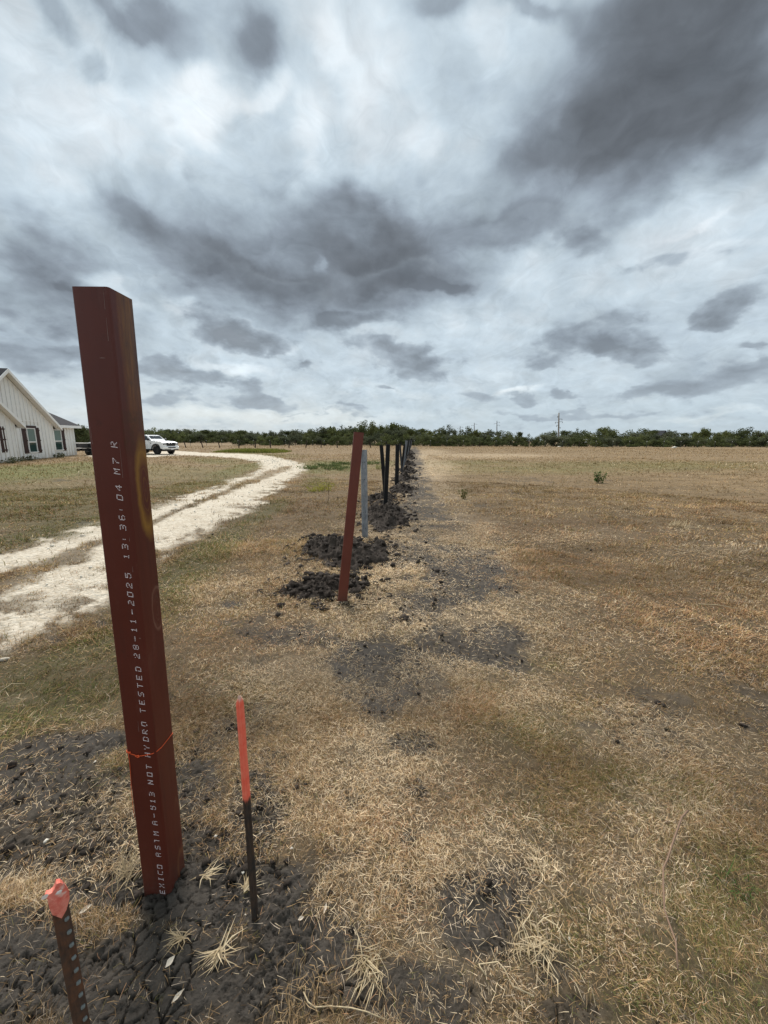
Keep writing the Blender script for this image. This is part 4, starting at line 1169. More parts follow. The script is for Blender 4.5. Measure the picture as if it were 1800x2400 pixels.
px = -45.
while px < 1850:
    s_ = side_of(px); Y = {'left': 148, 'mid': 106, 'right': 99}[s_] + random.uniform(-6, 9)
    drop = {'left': 8, 'mid': 15, 'right': 15}[s_]
    ty = prof(px) + drop + random.uniform(-8, 7) * (1 if s_ != 'left' else .6)
    q = at_depth(px, ty, Y); H = q.z - float(lie(q.x, q.y))
    if not (1242 < px < 1256):
        kd = random.choice(['bush', 'bush', 'round']); tree(kd, q.x, Y, max(2.2, H), random.uniform(.9, 1.7) * (1.3 if s_ == 'left' else 1.), 'tree', tlabel(kd, 'front', px, H), 'tree', GRP[s_])
    px += random.uniform(10, 20)
px = -30.
while px < 1840:
    s_ = side_of(px); Y = {'left': 138, 'mid': 95, 'right': 89.5}[s_] + random.uniform(-2, 3)
    q = at_depth(px, 1040, Y)
    H = random.uniform(1.5, 2.9) * (1.25 if s_ == 'left' else 1.); tree('bush', q.x, Y, H, random.uniform(1.1, 1.8), 'shrub', tlabel('bush', 'low', px, H), 'shrub', 'shrubs along the tree line')
    px += random.uniform(10, 22) if s_ == 'left' else random.uniform(13, 27)
for (px, ty, Y, kd, ws, lab) in ((846, 987, 112, 'flat', .55, 'tallest tree with a gappy spreading top, rising behind the leaning red post'), (870, 991, 113, 'tall', .75, 'tall tree beside the tallest gappy tree behind the red post'), (921, 995.5, 116, 'round', 1.2, 'broad rounded tree crowning the wooded rise behind the black posts'),
                         (1049, 997.5, 110, 'flat', .5, 'small mop headed tree poking above the wood right of the post row'), (1740, 1003, 105, 'flat', .75, 'dark rounded tree top standing highest at the far right'), (1648, 1006.5, 108, 'round', .9, 'dark tree top in a gap near the right edge, left of the highest'), (1425, 1003.5, 132, 'round', 1.3, 'broad dark tree crown right of the small white building'), (178, 998, 70, 'round', 1.0, 'dark tree between the white house and the lettered post')):
    q = at_depth(px, ty, Y); H = q.z - float(lie(q.x, q.y))
    tree(kd, q.x, Y, H * 1.03, ws, 'tree', lab, 'tree', None)
# where neighbours look alike, say which one from the left
same = {}
for o in list(COL.objects):
    if o.get('category') in ('tree', 'shrub'): same.setdefault(o['label'], []).append(o)
for lab, lst in same.items():
    if len(lst) > 1:
        for k, o in enumerate(sorted(lst, key=lambda o: o.location.x / o.location.y)):
            o['label'] = ['leftmost', 'second', 'third', 'fourth', 'fifth', 'sixth', 'seventh', 'eighth', 'ninth', 'tenth', 'eleventh', 'twelfth', 'thirteenth', 'fourteenth'][min(k, 13)] + ' ' + lab
# the wood goes on behind as one dark mass
lobes = []
for k in range(560):
    px = random.uniform(-250, 2050); s_ = side_of(px); Y = {'left': 205, 'mid': 165, 'right': 165}[s_] + random.uniform(-15, 25)
    q = at_depth(px, prof(px) + (random.uniform(1, 10) if s_ != 'right' else random.uniform(7, 13)), Y); zb = float(lie(q.x, q.y)); H = max(2.5, q.z - zb)
    if 1240 < px < 1258: continue
    for f in (.25, .6): lobes.append((q.x + random.uniform(-1, 1), Y + random.uniform(-2, 2), zb + H * f, H * .5, H * .5, H * .36))
V, Fq, T = leaf_cloud(lobes, 36000, .55, 5)
tag(np_mesh('far_wood', V, Fq, M_LEAF[0], T), 'dense dark wood closing the view behind the nearer trees', 'wood', kind='stuff')

# ================================================================== farmhouse on the left
H1 = np.array([-29.65, 37.23]); HA = R(100)
hdir = np.array([math.cos(HA), math.sin(HA)]); hn = np.array([math.sin(HA), -math.cos(HA)])     # along the wall; outwards
HZ = -.40
def hp(px, py, d=0.):
    """(along, height) of a pixel on the facade plane d metres in front of the main wall"""
    d3 = ray(px, py); P = H1 + hn * d
    t = (P @ hn) / (d3.x * hn[0] + d3.y * hn[1]); q = np.array((d3.x * t, d3.y * t))
    return float((q - P) @ hdir), CAM_H + d3.z * t - HZ
m_, N, out = mat('white_board_siding'); M_WALL = m_
oc = N.n('ShaderNodeTexCoord').outputs['Object']
n = N.noise(oc, 1.2, 5., .6); zz = N.sep(oc)[2]
c = N.mix(n, (.75, .745, .72), (.83, .825, .80)); c = N.mix(N.m('MULTIPLY', N.mr(zz, .5, .05, 0., 1.), N.mr(N.noise(oc, 4., 4.), .35, .65)), c, (.52, .46, .38))
pbr(N, out, c, .7, 0, .3)
M_TRIM = plain('white_trim', (.83, .825, .80), .6, 0, .3, .05, 3.)
M_SLAB = plain('concrete_slab', (.42, .36, .29), .9, 0, .2, .25, 3.)
M_SHUT = plain('dark_stained_wood', (.040, .016, .012), .6, 0, .4, .35, 7.)
m_, N, out = mat('dark_shingles'); M_ROOF = m_
oc = N.n('ShaderNodeTexCoord').outputs['Object']
br = N.n('ShaderNodeTexBrick'); N.put(br.inputs['Vector'], oc); br.inputs['Scale'].default_value = 3.2
n = N.noise(oc, 14., 4., .7); c = N.mix(N.mr(n, .3, .7), (.012, .0125, .015), (.032, .033, .038))
pbr(N, out, c, .9, 0, .25, n, .5, .02)
m_, N, out = mat('window_glass'); M_GLASS = m_
pbr(N, out, (.030, .062, .055), .04, 0., .9)
M_BLIND = plain('green_grey_blind', (.13, .19, .165), .35, 0, .6, .1, 4.)

house = empty('farmhouse', (H1[0], H1[1], HZ), HA, 'white board and batten farmhouse with steep dark roofs and brown shutters', 'house')
# local frame: x along the wall (0 at the right hand corner, negative towards the viewer), -y outwards
def P(s_, d, z): return (s_, -d, z)
EAVE = 2.72
dB, dC = .85, 1.9
sBr = hp(128, 1040, dB)[0]                         # right corner of the gabled wing
ap = hp(19, 866, dB + .45); rk = hp(147, 1005, dB + .45)
slope = (ap[1] - rk[1]) / (rk[0] - ap[0])
gw = ap[0]                                         # ridge position of the wing
halfw = sBr - gw
zr = ap[1] - .12                                   # ridge height under the trim
zwall = zr - slope * halfw                         # plate height of the wing
# walls
mb = MB()
def wall_poly(pts, d, th=.16):
    f = [P(s_, d, z) for s_, z in pts]; b_ = [P(s_, d - th, z) for s_, z in pts]; mb.loft([b_, f])
wall_poly([(-9., 0.12), (0, 0.12), (0, EAVE), (-9., EAVE)], 0.)
w_main = mb.build('wall', M_WALL, house)
mb = MB(); mb.box((-.08, 4.5, EAVE / 2 + .06), (.08, 4.45, EAVE / 2 - .06)); mb.build('wall', M_WALL, house)
mb = MB(); wall_poly([(gw - halfw, .12), (sBr, .12), (sBr, zwall), (gw, zr), (gw - halfw, zwall)], dB); mb.build('wall', M_WALL, house)
mb = MB(); mb.box((sBr - .08, -(dB - .16) / 2, zwall / 2 + .06), (.08, (dB - .16) / 2 - .002, zwall / 2 - .06)); mb.build('wall', M_WALL, house)
# small front gable nearer the viewer
g2b = hp(66, 1005, dC + .4); g2a = hp(0, 934, dC + .4); sC = hp(40, 1040, dC)[0]
g2w = sC - 2.9; z2r = g2b[1] + slope * (g2b[0] - g2w) - .12; z2w = z2r - slope * (sC - g2w)
mb = MB(); wall_poly([(2 * g2w - sC, .12), (sC, .12), (sC, z2w), (g2w, z2r), (2 * g2w - sC, z2w)], dC); mb.build('wall', M_WALL, house)
mb = MB(); mb.box((sC - .08, -(dC + dB - .16) / 2, z2w / 2 + .06), (.08, (dC - dB - .16) / 2 - .002, z2w / 2 - .06)); mb.build('wall', M_WALL, house)
# slab
mb = MB(); mb.box((-6.5, 4.2, -.25), (6.56, 4.26, .37)); mb.build('slab', M_SLAB, house)
mb = MB(); mb.box(((gw - halfw + sBr) / 2, -dB / 2 + .02, -.262), (halfw + .05, dB / 2 + .05, .37)); mb.build('slab', M_SLAB, house)
mb = MB(); mb.box((g2w, -(dC + dB) / 2 + .05, -.27), (sC - g2w + .05, (dC - dB) / 2 + .08, .37)); mb.build('slab', M_SLAB, house)
# roofs
def gable_roof(c0, zt, half, over, d0, d1, name='roof'):
    """two slopes from ridge c0 down past the wall by 'over'; from d0 (back) to d1 (front overhang)"""
    t = .14
    for sg in (1, -1):
        e = half + over
        pr = [(c0, zt + .20), (c0 + sg * e, zt + .20 - slope * e), (c0 + sg * e, zt + .20 - slope * e - t), (c0, zt + .20 - t)]
        mb = MB(); mb.loft([[P(s_, d0, z) for s_, z in pr], [P(s_, d1, z) for s_, z in pr]]); mb.build(name, M_ROOF, house)
        # rake board and soffit
        mb = MB(); pr = [(c0 + sg * .002, zt + .20 - .03), (c0 + sg * e, zt + .20 - slope * e - .03), (c0 + sg * e, zt + .20 - slope * e - .27), (c0 + sg * .002, zt + .20 - .27)]
        mb.loft([[P(s_, d1 + .003, z) for s_, z in pr], [P(s_, d1 + .045, z) for s_, z in pr]]); mb.build('rake_board', M_TRIM, house)
        mb = MB(); pr = [(c0 + sg * .05, zt + .20 - t - .012), (c0 + sg * e * .998, zt + .20 - slope * e - t - .012), (c0 + sg * e * .998, zt + .20 - slope * e - t - .04), (c0 + sg * .05, zt + .20 - t - .04)]
        mb.loft([[P(s_, d1 - .43, z) for s_, z in pr], [P(s_, d1 - .002, z) for s_, z in pr]]); mb.build('soffit', M_TRIM, house)
        mb = MB(); mb.box((c0 + sg * (e - .005) + sg * .03, -(d0 + d1) / 2, zt + .20 - slope * e - .16), (.02, abs(d1 - d0) / 2 - .01, .10)); mb.build('fascia', M_TRIM, house)
ovr = (rk[0] - sBr)
gable_roof(gw, zr, halfw, max(.35, ovr - .05), -4.6, dB + .42)
gable_roof(g2w, z2r, sC - g2w, .42, -1.5, dC + .40)
# hipped main roof behind
er = hp(192, 998, .45); MR = .9
ov = .45; zE = EAVE + .12
ridge_s = -7.6; ridge_z = zE + 4.9
mb = MB()
A = [P(ov + .0, ov, zE), P(-16, ov, zE), P(-16, -9.4, zE), P(ov, -9.4, zE)]
Rr = [P(-5.2, -4.5, zE + 3.6), P(-15, -4.5, zE + 3.6)]
mb.add(A + Rr, [(0, 4, 5, 1), (3, 4, 0), (2, 5, 4, 3), (1, 5, 2), (0, 1, 2, 3)]); mb.build('roof', M_ROOF, house)
mb = MB(); mb.box((-2.6, -ov - .02, zE - .115), (3.06, .02, .11)); mb.build('fascia', M_TRIM, house)
mb = MB(); mb.box((ov + .022, 4.45, zE - .115), (.02, 4.9, .11)); mb.build('fascia', M_TRIM, house)
mb = MB(); mb.box((-2.4, -ov / 2, zE - .20), (2.78, ov / 2 - .003, .02)); mb.build('soffit', M_TRIM, house)
mb = MB(); mb.box((.0 + ov / 2, 4.4, zE - .20), (ov / 2 - .003, 4.8, .021)); mb.build('soffit', M_TRIM, house)
# corner boards and battens, one by one
bat = None
def batten(s_, d, z0, z1, w=.032, name='batten'):
    global bat
    if z1 - z0 < .15: return
    if bat is None:
        mb = MB(); mb.box((0, 0, .5), (1., 1., .5)); bo = mb.build(name, M_WALL); bat = bo.data; bpy.data.objects.remove(bo)
    o = bpy.data.objects.new(name, bat); COL.objects.link(o); o.parent = house
    o.location = P(s_, d + .022, z0); o.scale = (w, .022, z1 - z0)
WINS = []
def window(p1, p2, d, shut_l, shut_r, head):
    (s0, zt), (s1, zb) = hp(p1[0], p1[1], d), hp(p2[0], p2[1], d)
    WINS.append((s0 - .1, s1 + .1, zb - .1, zt + .1, d))
    w, h = s1 - s0, zt - zb; cx_, cz = (s0 + s1) / 2, (zt + zb) / 2
    f = empty('window', P(cx_, d, cz)); f.parent = house
    def part(nm, c, hh, m_):
        mb = MB(); mb.box(c, hh); o = mb.build(nm, m_, f); return o
    t = .06
    for nm, c, hh in (('frame', (0, -.03, h / 2 - t / 2), (w / 2, .03, t / 2)), ('frame', (-w / 2 + t / 2, -.031, 0), (t / 2, .03, h / 2 - t - .001)), ('frame', (w / 2 - t / 2, -.031, 0), (t / 2, .03, h / 2 - t - .001)), ('meeting_rail', (0, -.028, -.06 * h), (w / 2 - t - .001, .026, .035)), ('sill', (0, -.05, -h / 2 + t / 2), (w / 2 + .03, .055, t / 2))):
        part(nm, c, hh, M_TRIM)
    part('pane', (0, -.012, h * .22), (w / 2 - t, .004, h * .26), M_BLIND); part('pane', (0, -.012, -h * .29), (w / 2 - t, .004, h * .19), M_GLASS)
    sw = .40
    for sg, on in ((-1, shut_l), (1, shut_r)):
        if not on: continue
        so_ = empty('shutter', P(cx_ + sg * (w / 2 + .06 + sw / 2), d, cz)); so_.parent = house
        for k in range(3):
            mb = MB(); mb.box(((k - 1) * sw / 3, -.022, 0), (sw / 6 - .004, .020, h / 2 + .05)); mb.build('board', M_SHUT, so_)
        for zz in (-.42, .0, .42):
            mb = MB(); mb.box((0, -.055, zz * h), (sw / 2 + .02, .014, .045)); mb.build('rail', M_SHUT, so_)
    if head:
        mb = MB(); mb.box((cx_ + .02, -d - .04, zt + .10), (w / 2 + .10, .04, .085)); mb.build('window_header', M_SHUT, house)
window((59.5, 1003), (88.5, 1060), dB, 1, 1, 1)
window((122.5, 1005), (147.5, 1055), 0., 0, 1, 0)
# window by the small front gable, mostly out of the picture
s3 = hp(0, 1035, dC)[0]
so_ = empty('shutter', P(hp(6, 1030, dC)[0], dC, (hp(6, 1000, dC)[1] + hp(12, 1060, dC)[1]) / 2)); so_.parent = house
for k in range(3):
    mb = MB(); mb.box(((k - 1) * .14, -.022, 0), (.066, .02, .86)); mb.build('board', M_SHUT, so_)
for zz in (-.7, 0, .7):
    mb = MB(); mb.box((0, -.055, zz), (.23, .014, .045)); mb.build('rail', M_SHUT, so_)
def battens(sa, sb, d, ztop, step=.40):
    s_ = sa
    while s_ < sb - .05:
        zs = [.13, ztop(s_) - .02]; cuts = [w for w in WINS if w[4] == d and w[0] - .42 < s_ < w[1] + .42]
        if cuts: batten(s_, d, .13, cuts[0][2]); batten(s_, d, cuts[0][3] + .12, zs[1])
        else: batten(s_, d, *zs)
        s_ += step
battens(sBr + .2, -.15, 0., lambda s_: EAVE - .05)
battens(gw - halfw + .3, sBr - .1, dB, lambda s_: zr - slope * abs(s_ - gw) - .12)
battens(2 * g2w - sC + .2, sC - .1, dC, lambda s_: z2r - slope * abs(s_ - g2w) - .12)
for (s_, d, z1) in ((-.06, 0., EAVE - .1), (sBr - .06, dB, zwall - .05), (sC - .06, dC, z2w - .05)):
    batten(s_, d, .12, z1, .06, 'corner_board')
mb = MB(); mb.box((gw + .3, -dB - .014, 3.02), (halfw * .62, .013, .035)); mb.build('trim_band', M_TRIM, house)

# ================================================================== white pickup
m_, N, out = mat('white_car_paint'); M_PAINT = m_
b = pbr(N, out, (.80, .80, .79), .28, 0, .5); b.inputs['Coat Weight'].default_value = .6; b.inputs['Coat Roughness'].default_value = .05
M_TYRE = plain('tyre_rubber', (.016, .016, .016), .85, 0, .3, .3, 20.)
M_TRIMBLK = plain('black_plastic', (.010, .010, .011), .45, 0, .5, .2, 20.)
M_CARGLASS = mat('car_glass'); pbr(M_CARGLASS[1], M_CARGLASS[2], (.030, .036, .044), .08, 0, .22); M_CARGLASS = M_CARGLASS[0]
M_LAMP = plain('headlamp_lens', (.62, .64, .66), .12, .2, .8, .1, 30.)
M_PLATE = plain('plate_white', (.7, .7, .7), .5)
hd = Vector((.947, -.32, 0)).normalized()
g = G(369.5, 1065.5); rt = Vector((hd.y, -hd.x, 0))
tc = Vector((g[0], g[1], 0)) - rt * .84
tz = float(lie(tc.x, tc.y))
truck = empty('pickup_truck', (tc.x, tc.y, tz), math.atan2(hd.y, hd.x), 'white crew cab pickup truck with black grille and wheels on the gravel drive', 'pickup truck')
# local: x forward from the front axle, y to its left, z up
def prism(prof, y0, y1, taper=0.0):
    """side outline (x,z) pulled across; upper points drawn in by taper"""
    zs = [z for _, z in prof]; zl, zh = min(zs), max(zs)
    k = lambda z: 1 - taper * (z - zl) / max(.01, zh - zl)
    return [[(x, y * k(z), z) for x, z in prof] for y in (y0, y1)]
mb = MB()
body = [(.95, .62), (.98, .80), (.98, 1.10), (.93, 1.24), (.55, 1.36), (-.55, 1.42), (-1.0, 1.42), (-4.72, 1.40), (-4.80, 1.36), (-4.80, .70), (-4.72, .62), (-4.15, .60), (-4.10, .86), (-3.92, 1.04), (-3.6, 1.10), (-3.28, 1.04), (-3.10, .86), (-3.05, .55), (-.58, .55), (-.52, .86), (-.34, 1.04), (0, 1.10), (.34, 1.04), (.52, .86), (.58, .62)]
mb.loft(prism(body, -.98, .98, .05)); mb.build('body', M_PAINT, truck, False, .04, 2)
mb = MB()
cab = [(-.62, 1.42), (-1.28, 1.94), (-1.55, 1.99), (-2.75, 1.98), (-2.98, 1.90), (-3.12, 1.42)]
mb.loft(prism(cab, -.90, .90, .18)); mb.build('cab', M_PAINT, truck, False, .05, 2)
mb = MB(); mb.loft([[(-.74, -.72, 1.47), (-.74, .72, 1.47), (-1.25, .66, 1.885), (-1.25, -.66, 1.885)], [(-.70, -.74, 1.48), (-.70, .74, 1.48), (-1.225, .67, 1.905), (-1.225, -.67, 1.905)]]); mb.build('windshield', M_CARGLASS, truck)
for sg in (-1, 1):
    for (x0, x1, xa, xb) in ((-.98, -1.95, -1.38, -1.95), (-2.03, -2.92, -2.03, -2.80)):
        mb = MB(); mb.loft([[(x0, sg * .893, 1.47), (x1, sg * .893, 1.47), (xb, sg * .775, 1.88), (xa, sg * .775, 1.88)], [(x0, sg * .912, 1.47), (x1, sg * .912, 1.47), (xb, sg * .795, 1.88), (xa, sg * .795, 1.88)]]); mb.build('side_window', M_CARGLASS, truck)
    mb = MB(); mb.loft([[(-.92, sg * .93, 1.45), (-.80, sg * .95, 1.45), (-.80, sg * .95, 1.62), (-.92, sg * .93, 1.62)], [(-.95, sg * 1.16, 1.44), (-.84, sg * 1.17, 1.44), (-.85, sg * 1.17, 1.66), (-.96, sg * 1.15, 1.66)]]); mb.build('mirror', M_TRIMBLK, truck, False, .02)
    # lamp in its dark housing
    hl = MB(); hl.box((.915, sg * .70, 1.09), (.075, .235, .085)); h_ = hl.build('headlight', M_TRIMBLK, truck, False, .02)
    for yy in (.60, .78):
        mb = MB(); mb.box((.985, sg * yy, 1.10), (.02, .075, .04)); mb.build('lens', M_LAMP, h_, False, .01)
    mb = MB(); mb.box((1.03, sg * .70, .66), (.06, .16, .06)); mb.build('fog_lamp', M_TRIMBLK, truck, False, .015)
    mb = MB(); mb.box((-.70, sg * .974, 1.16), (.05, .012, .04)); mb.build('badge', M_TRIMBLK, truck)
    mb = MB(); mb.box((-1.98, sg * .958, 1.0), (.012, .006, .40)); mb.build('door_gap', M_TRIMBLK, truck)
    mb = MB(); mb.box((-1.7, sg * .955, 1.18), (.10, .03, .025)); mb.build('door_handle', M_TRIMBLK, truck, False, .008)
    for ax in (0., -3.60):
        w = empty('wheel', (ax, sg * .84, .44)); w.parent = truck
        mb = MB(); n = 28
        pr = [(.30, -.14), (.40, -.16), (.435, -.12), (.44, 0), (.435, .12), (.40, .16), (.30, .14)]
        rings = [[(r_ * math.cos(a), y, r_ * math.sin(a)) for a in [2 * math.pi * k / n for k in range(n)]] for r_, y in pr]
        mb.loft(rings, False, False); mb.build('tyre', M_TYRE, w, True)
        mb = MB(); rings = [[(r_ * math.cos(a), y, r_ * math.sin(a)) for a in [2 * math.pi * k / 20 for k in range(20)]] for r_, y in ((.30, -.13), (.305, sg * .13), (.27, sg * .135), (.25, sg * .09), (.08, sg * .10), (.07, sg * .12))]
        mb.loft(rings); mb.build('rim', M_TRIMBLK, w, True)
        for k in range(6):
            a = k * R(60); mb = MB(); mb.box((.16, sg * .105, 0), (.10, .012, .022), Matrix.Rotation(a, 4, 'Y')); mb.build('spoke', M_GREYBLACK, w)
    mb = MB(); arc = [R(a) for a in range(0, 181, 15)]
    for (ax) in (0., -3.6):
        mb.loft([[(ax + r_ * math.cos(a), y, .46 + r_ * math.sin(a)) for r_, y in ((.56, sg * .97), (.64, sg * .97), (.64, sg * 1.015), (.56, sg * 1.015))] for a in arc])
    mb.build('arch_lip', M_TRIMBLK, truck)
    mb = MB(); mb.loft([[(.52, sg * .30 + y, 1.385), (-.40, sg * .38 + y, 1.435), (-.40, sg * .38 + y, 1.455), (.3, sg * .30 + y, 1.425)] for y in (-.10, .10)]); mb.build('hood_scoop', M_PAINT, truck, False, .015)
mb = MB(); gp = [(-.50, 1.235), (.50, 1.235), (.565, 1.14), (.53, .93), (.46, .90), (-.46, .90), (-.53, .93), (-.565, 1.14)]
mb.loft([[(.94, y, z) for y, z in gp], [(1.012, y, z) for y, z in gp]]); gr = mb.build('grille', M_TRIMBLK, truck, False, .02)
for k in range(3):
    mb = MB(); mb.box((1.016, 0, .97 + .085 * k), (.012, .47, .012)); mb.build('grille_bar', M_GREYBLACK, gr)
mb = MB(); bp = [(.86, .58), (1.06, .56), (1.10, .64), (1.10, .82), (1.02, .86), (.86, .86)]
mb.loft([[(x * (1 if abs(y) < .9 else .92), y, z) for x, z in bp] for y in (-1.0, -.86, .86, 1.0)]); mb.build('bumper', M_PAINT, truck, False, .02)
mb = MB(); mb.box((1.085, 0, .73), (.03, .46, .055)); mb.build('lower_intake', M_TRIMBLK, truck, False, .012)
mb = MB(); mb.box((.95, 0, .52), (.10, .86, .06)); mb.build('air_dam', M_TRIMBLK, truck, False, .02)
mb = MB(); mb.box((1.115, 0, .60), (.008, .16, .08)); mb.build('number_plate', M_PLATE, truck)
mb = MB(); mb.box((-2.0, 0, .45), (2.6, .55, .09)); mb.build('underbody', M_TRIMBLK, truck)
mb = MB(); mb.box((-4.86, 0, .62), (.08, .9, .09)); mb.build('rear_bumper', M_TRIMBLK, truck, False, .02)

# ================================================================== trailer behind the post
g = G(196, 1066.5)
tx_, ty_ = g
tq = G3(182, 1067)
trl = empty('flatbed_trailer', (tq.x, tq.y, float(lie(tq.x, tq.y))), R(4), 'black utility trailer with pale top rail, half hidden between house and lettered post', 'trailer')
M_ALU = plain('pale_metal', (.50, .50, .50), .4, .4, .5, .15, 6.)
TLN = 4.6
for nm, c_, h_, mm in (('deck', (TLN / 2, 1.0, .66), (TLN / 2, 1.0, .05), M_BLACKSTEEL), ('side_panel', (TLN / 2, .02, .93), (TLN / 2, .02, .21), M_GREYBLACK), ('side_panel', (TLN / 2, 1.98, .93), (TLN / 2, .02, .21), M_GREYBLACK), ('end_panel', (.02, 1.0, .93), (.019, .93, .21), M_GREYBLACK), ('end_panel', (TLN - .02, 1.0, .93), (.019, .93, .21), M_GREYBLACK),
                       ('top_rail', (TLN / 2, .0, 1.19), (TLN / 2 + .03, .05, .05), M_ALU), ('top_rail', (TLN / 2, 2.0, 1.19), (TLN / 2 + .03, .05, .05), M_ALU), ('tarp', (TLN / 2, 1.0, 1.17), (TLN / 2 - .02, .94, .04), M_ALU), ('side_rail', (TLN / 2, -.035, .70), (TLN / 2, .03, .04), M_ALU), ('chassis', (TLN / 2, 1.0, .50), (TLN / 2 - .1, .45, .10), M_TRIMBLK), ('drawbar', (TLN + .7, 1.0, .50), (.72, .06, .05), M_BLACKSTEEL), ('tail_board', (-.06, 1.0, .5), (.03, .95, .09), M_BLACKSTEEL)):
    mb = MB(); mb.box(c_, h_); mb.build(nm, mm, trl, False, .01)
for y in (.02, 1.98):
    for x in (1.1, 2.0):
        w = empty('wheel', (x, y, .36)); w.parent = trl
        mb = MB(); mb.loft([[(r_ * math.cos(a), yy, r_ * math.sin(a)) for a in [2 * math.pi * k / 22 for k in range(22)]] for r_, yy in ((.2, -.1), (.33, -.11), (.36, -.07), (.36, .07), (.33, .11), (.2, .1))]); mb.build('tyre', M_TYRE, w, True)
        mb = MB(); mb.loft([[(r_ * math.cos(a), yy, r_ * math.sin(a)) for a in [2 * math.pi * k / 14 for k in range(14)]] for r_, yy in ((.19, -.115), (.17, -.09), (.05, -.10))]); mb.build('rim', M_TRIMBLK, w, True)
    for x in (.0, 1.15, 2.3, 3.45, 4.55):
        mb = MB(); mb.box((x, y + (-.045 if y < 1 else .045), .93), (.035, .025, .21)); mb.build('stake_post', M_BLACKSTEEL, trl)
    mb = MB(); mb.box((1.55, y + (-.12 if y < 1 else .12), .76), (1.0, .13, .02)); mb.build('mudguard', M_BLACKSTEEL, trl, False, .01)

# ================================================================== buildings far beyond the trees
q = at_depth(1378, 1026, 150); b_ = empty('shed', (q.x, q.y, q.z - 2.2), R(25), 'small white building glimpsed among the trees right of the tall power pole', 'building')
mb = MB(); mb.box((0, 0, 1.3), (3.2, 2.2, 1.3)); mb.build('wall', M_TRIM, b_)
mb = MB(); mb.loft([[(-3.4, -2.4, 2.55), (-3.4, 2.4, 2.55), (-3.4, 0, 3.4)], [(3.4, -2.4, 2.55), (3.4, 2.4, 2.55), (3.4, 0, 3.4)]]); mb.build('roof', M_TRIM, b_)
q = at_depth(1540, 1019, 150); b_ = empty('barn', (q.x, q.y, q.z - 3.4), R(-60), 'dark pitched roof of a building among the trees at the right', 'building')
mb = MB(); mb.box((0, 0, 1.6), (2.6, 2.4, 1.6)); mb.build('wall', M_WOODDARK, b_)
mb = MB(); mb.loft([[(-2.8, -2.8, 3.1), (-2.8, 2.8, 3.1), (-2.8, 0, 5.0)], [(2.8, -2.8, 3.1), (2.8, 2.8, 3.1), (2.8, 0, 5.0)]]); mb.build('roof', M_ROOF, b_)

# ================================================================== grass and straw
m_, N, out = mat('dry_grass'); M_GRASS = m_
c = N.attr('tint', 0)
d = N.n('ShaderNodeBsdfDiffuse'); N.put(d.inputs[0], c)
tr = N.n('ShaderNodeBsdfTranslucent'); N.put(tr.inputs[0], c)
mx = N.n('ShaderNodeMixShader'); mx.inputs[0].default_value = .22
N.put(mx.inputs[1], d.outputs[0]); N.put(mx.inputs[2], tr.outputs[0]); N.put(out.inputs[0], mx.outputs[0])

def blades(x, y, z, L, w, az, lean, curl, tint, lift=0., twist=.9):
    """bent blades: base pair, middle pair, tip; lean from upright at the base, bending on by curl"""
    n = len(x)
    ca, sa = np.cos(az), np.sin(az)
    side = np.stack([-sa, ca, np.zeros(n)], 1) * (w / 2)[:, None]
    tw = RNG.uniform(-twist, twist, n)
    def dirv(l, a=0): return np.stack([np.sin(l) * np.cos(az + a), np.sin(l) * np.sin(az + a), np.cos(l)], 1)
    b = np.stack([x, y, z + lift], 1)
    m1 = b + dirv(lean) * (L * .45)[:, None]
    t = m1 + dirv(np.minimum(lean + curl, 2.2), tw * .7) * (L * .55)[:, None]
    gz = z + .001 + lift * .5
    m1[:, 2] = np.maximum(m1[:, 2], gz); t[:, 2] = np.maximum(t[:, 2], gz)
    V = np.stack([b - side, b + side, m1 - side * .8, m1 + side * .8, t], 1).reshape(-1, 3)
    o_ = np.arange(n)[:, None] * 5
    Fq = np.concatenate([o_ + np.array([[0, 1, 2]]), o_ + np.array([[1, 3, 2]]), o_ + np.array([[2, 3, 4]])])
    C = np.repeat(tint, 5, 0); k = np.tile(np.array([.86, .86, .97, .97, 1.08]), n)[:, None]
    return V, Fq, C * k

def sector(n, r0, r1, half=54, power=1.):
    """random points on the ground in front of the viewer"""
    t = RNG.uniform(R(-half), R(half), n)
    r = np.sqrt(r0 ** 2 + RNG.random(n) ** power * (r1 ** 2 - r0 ** 2))
    return r * np.sin(t), r * np.cos(t)

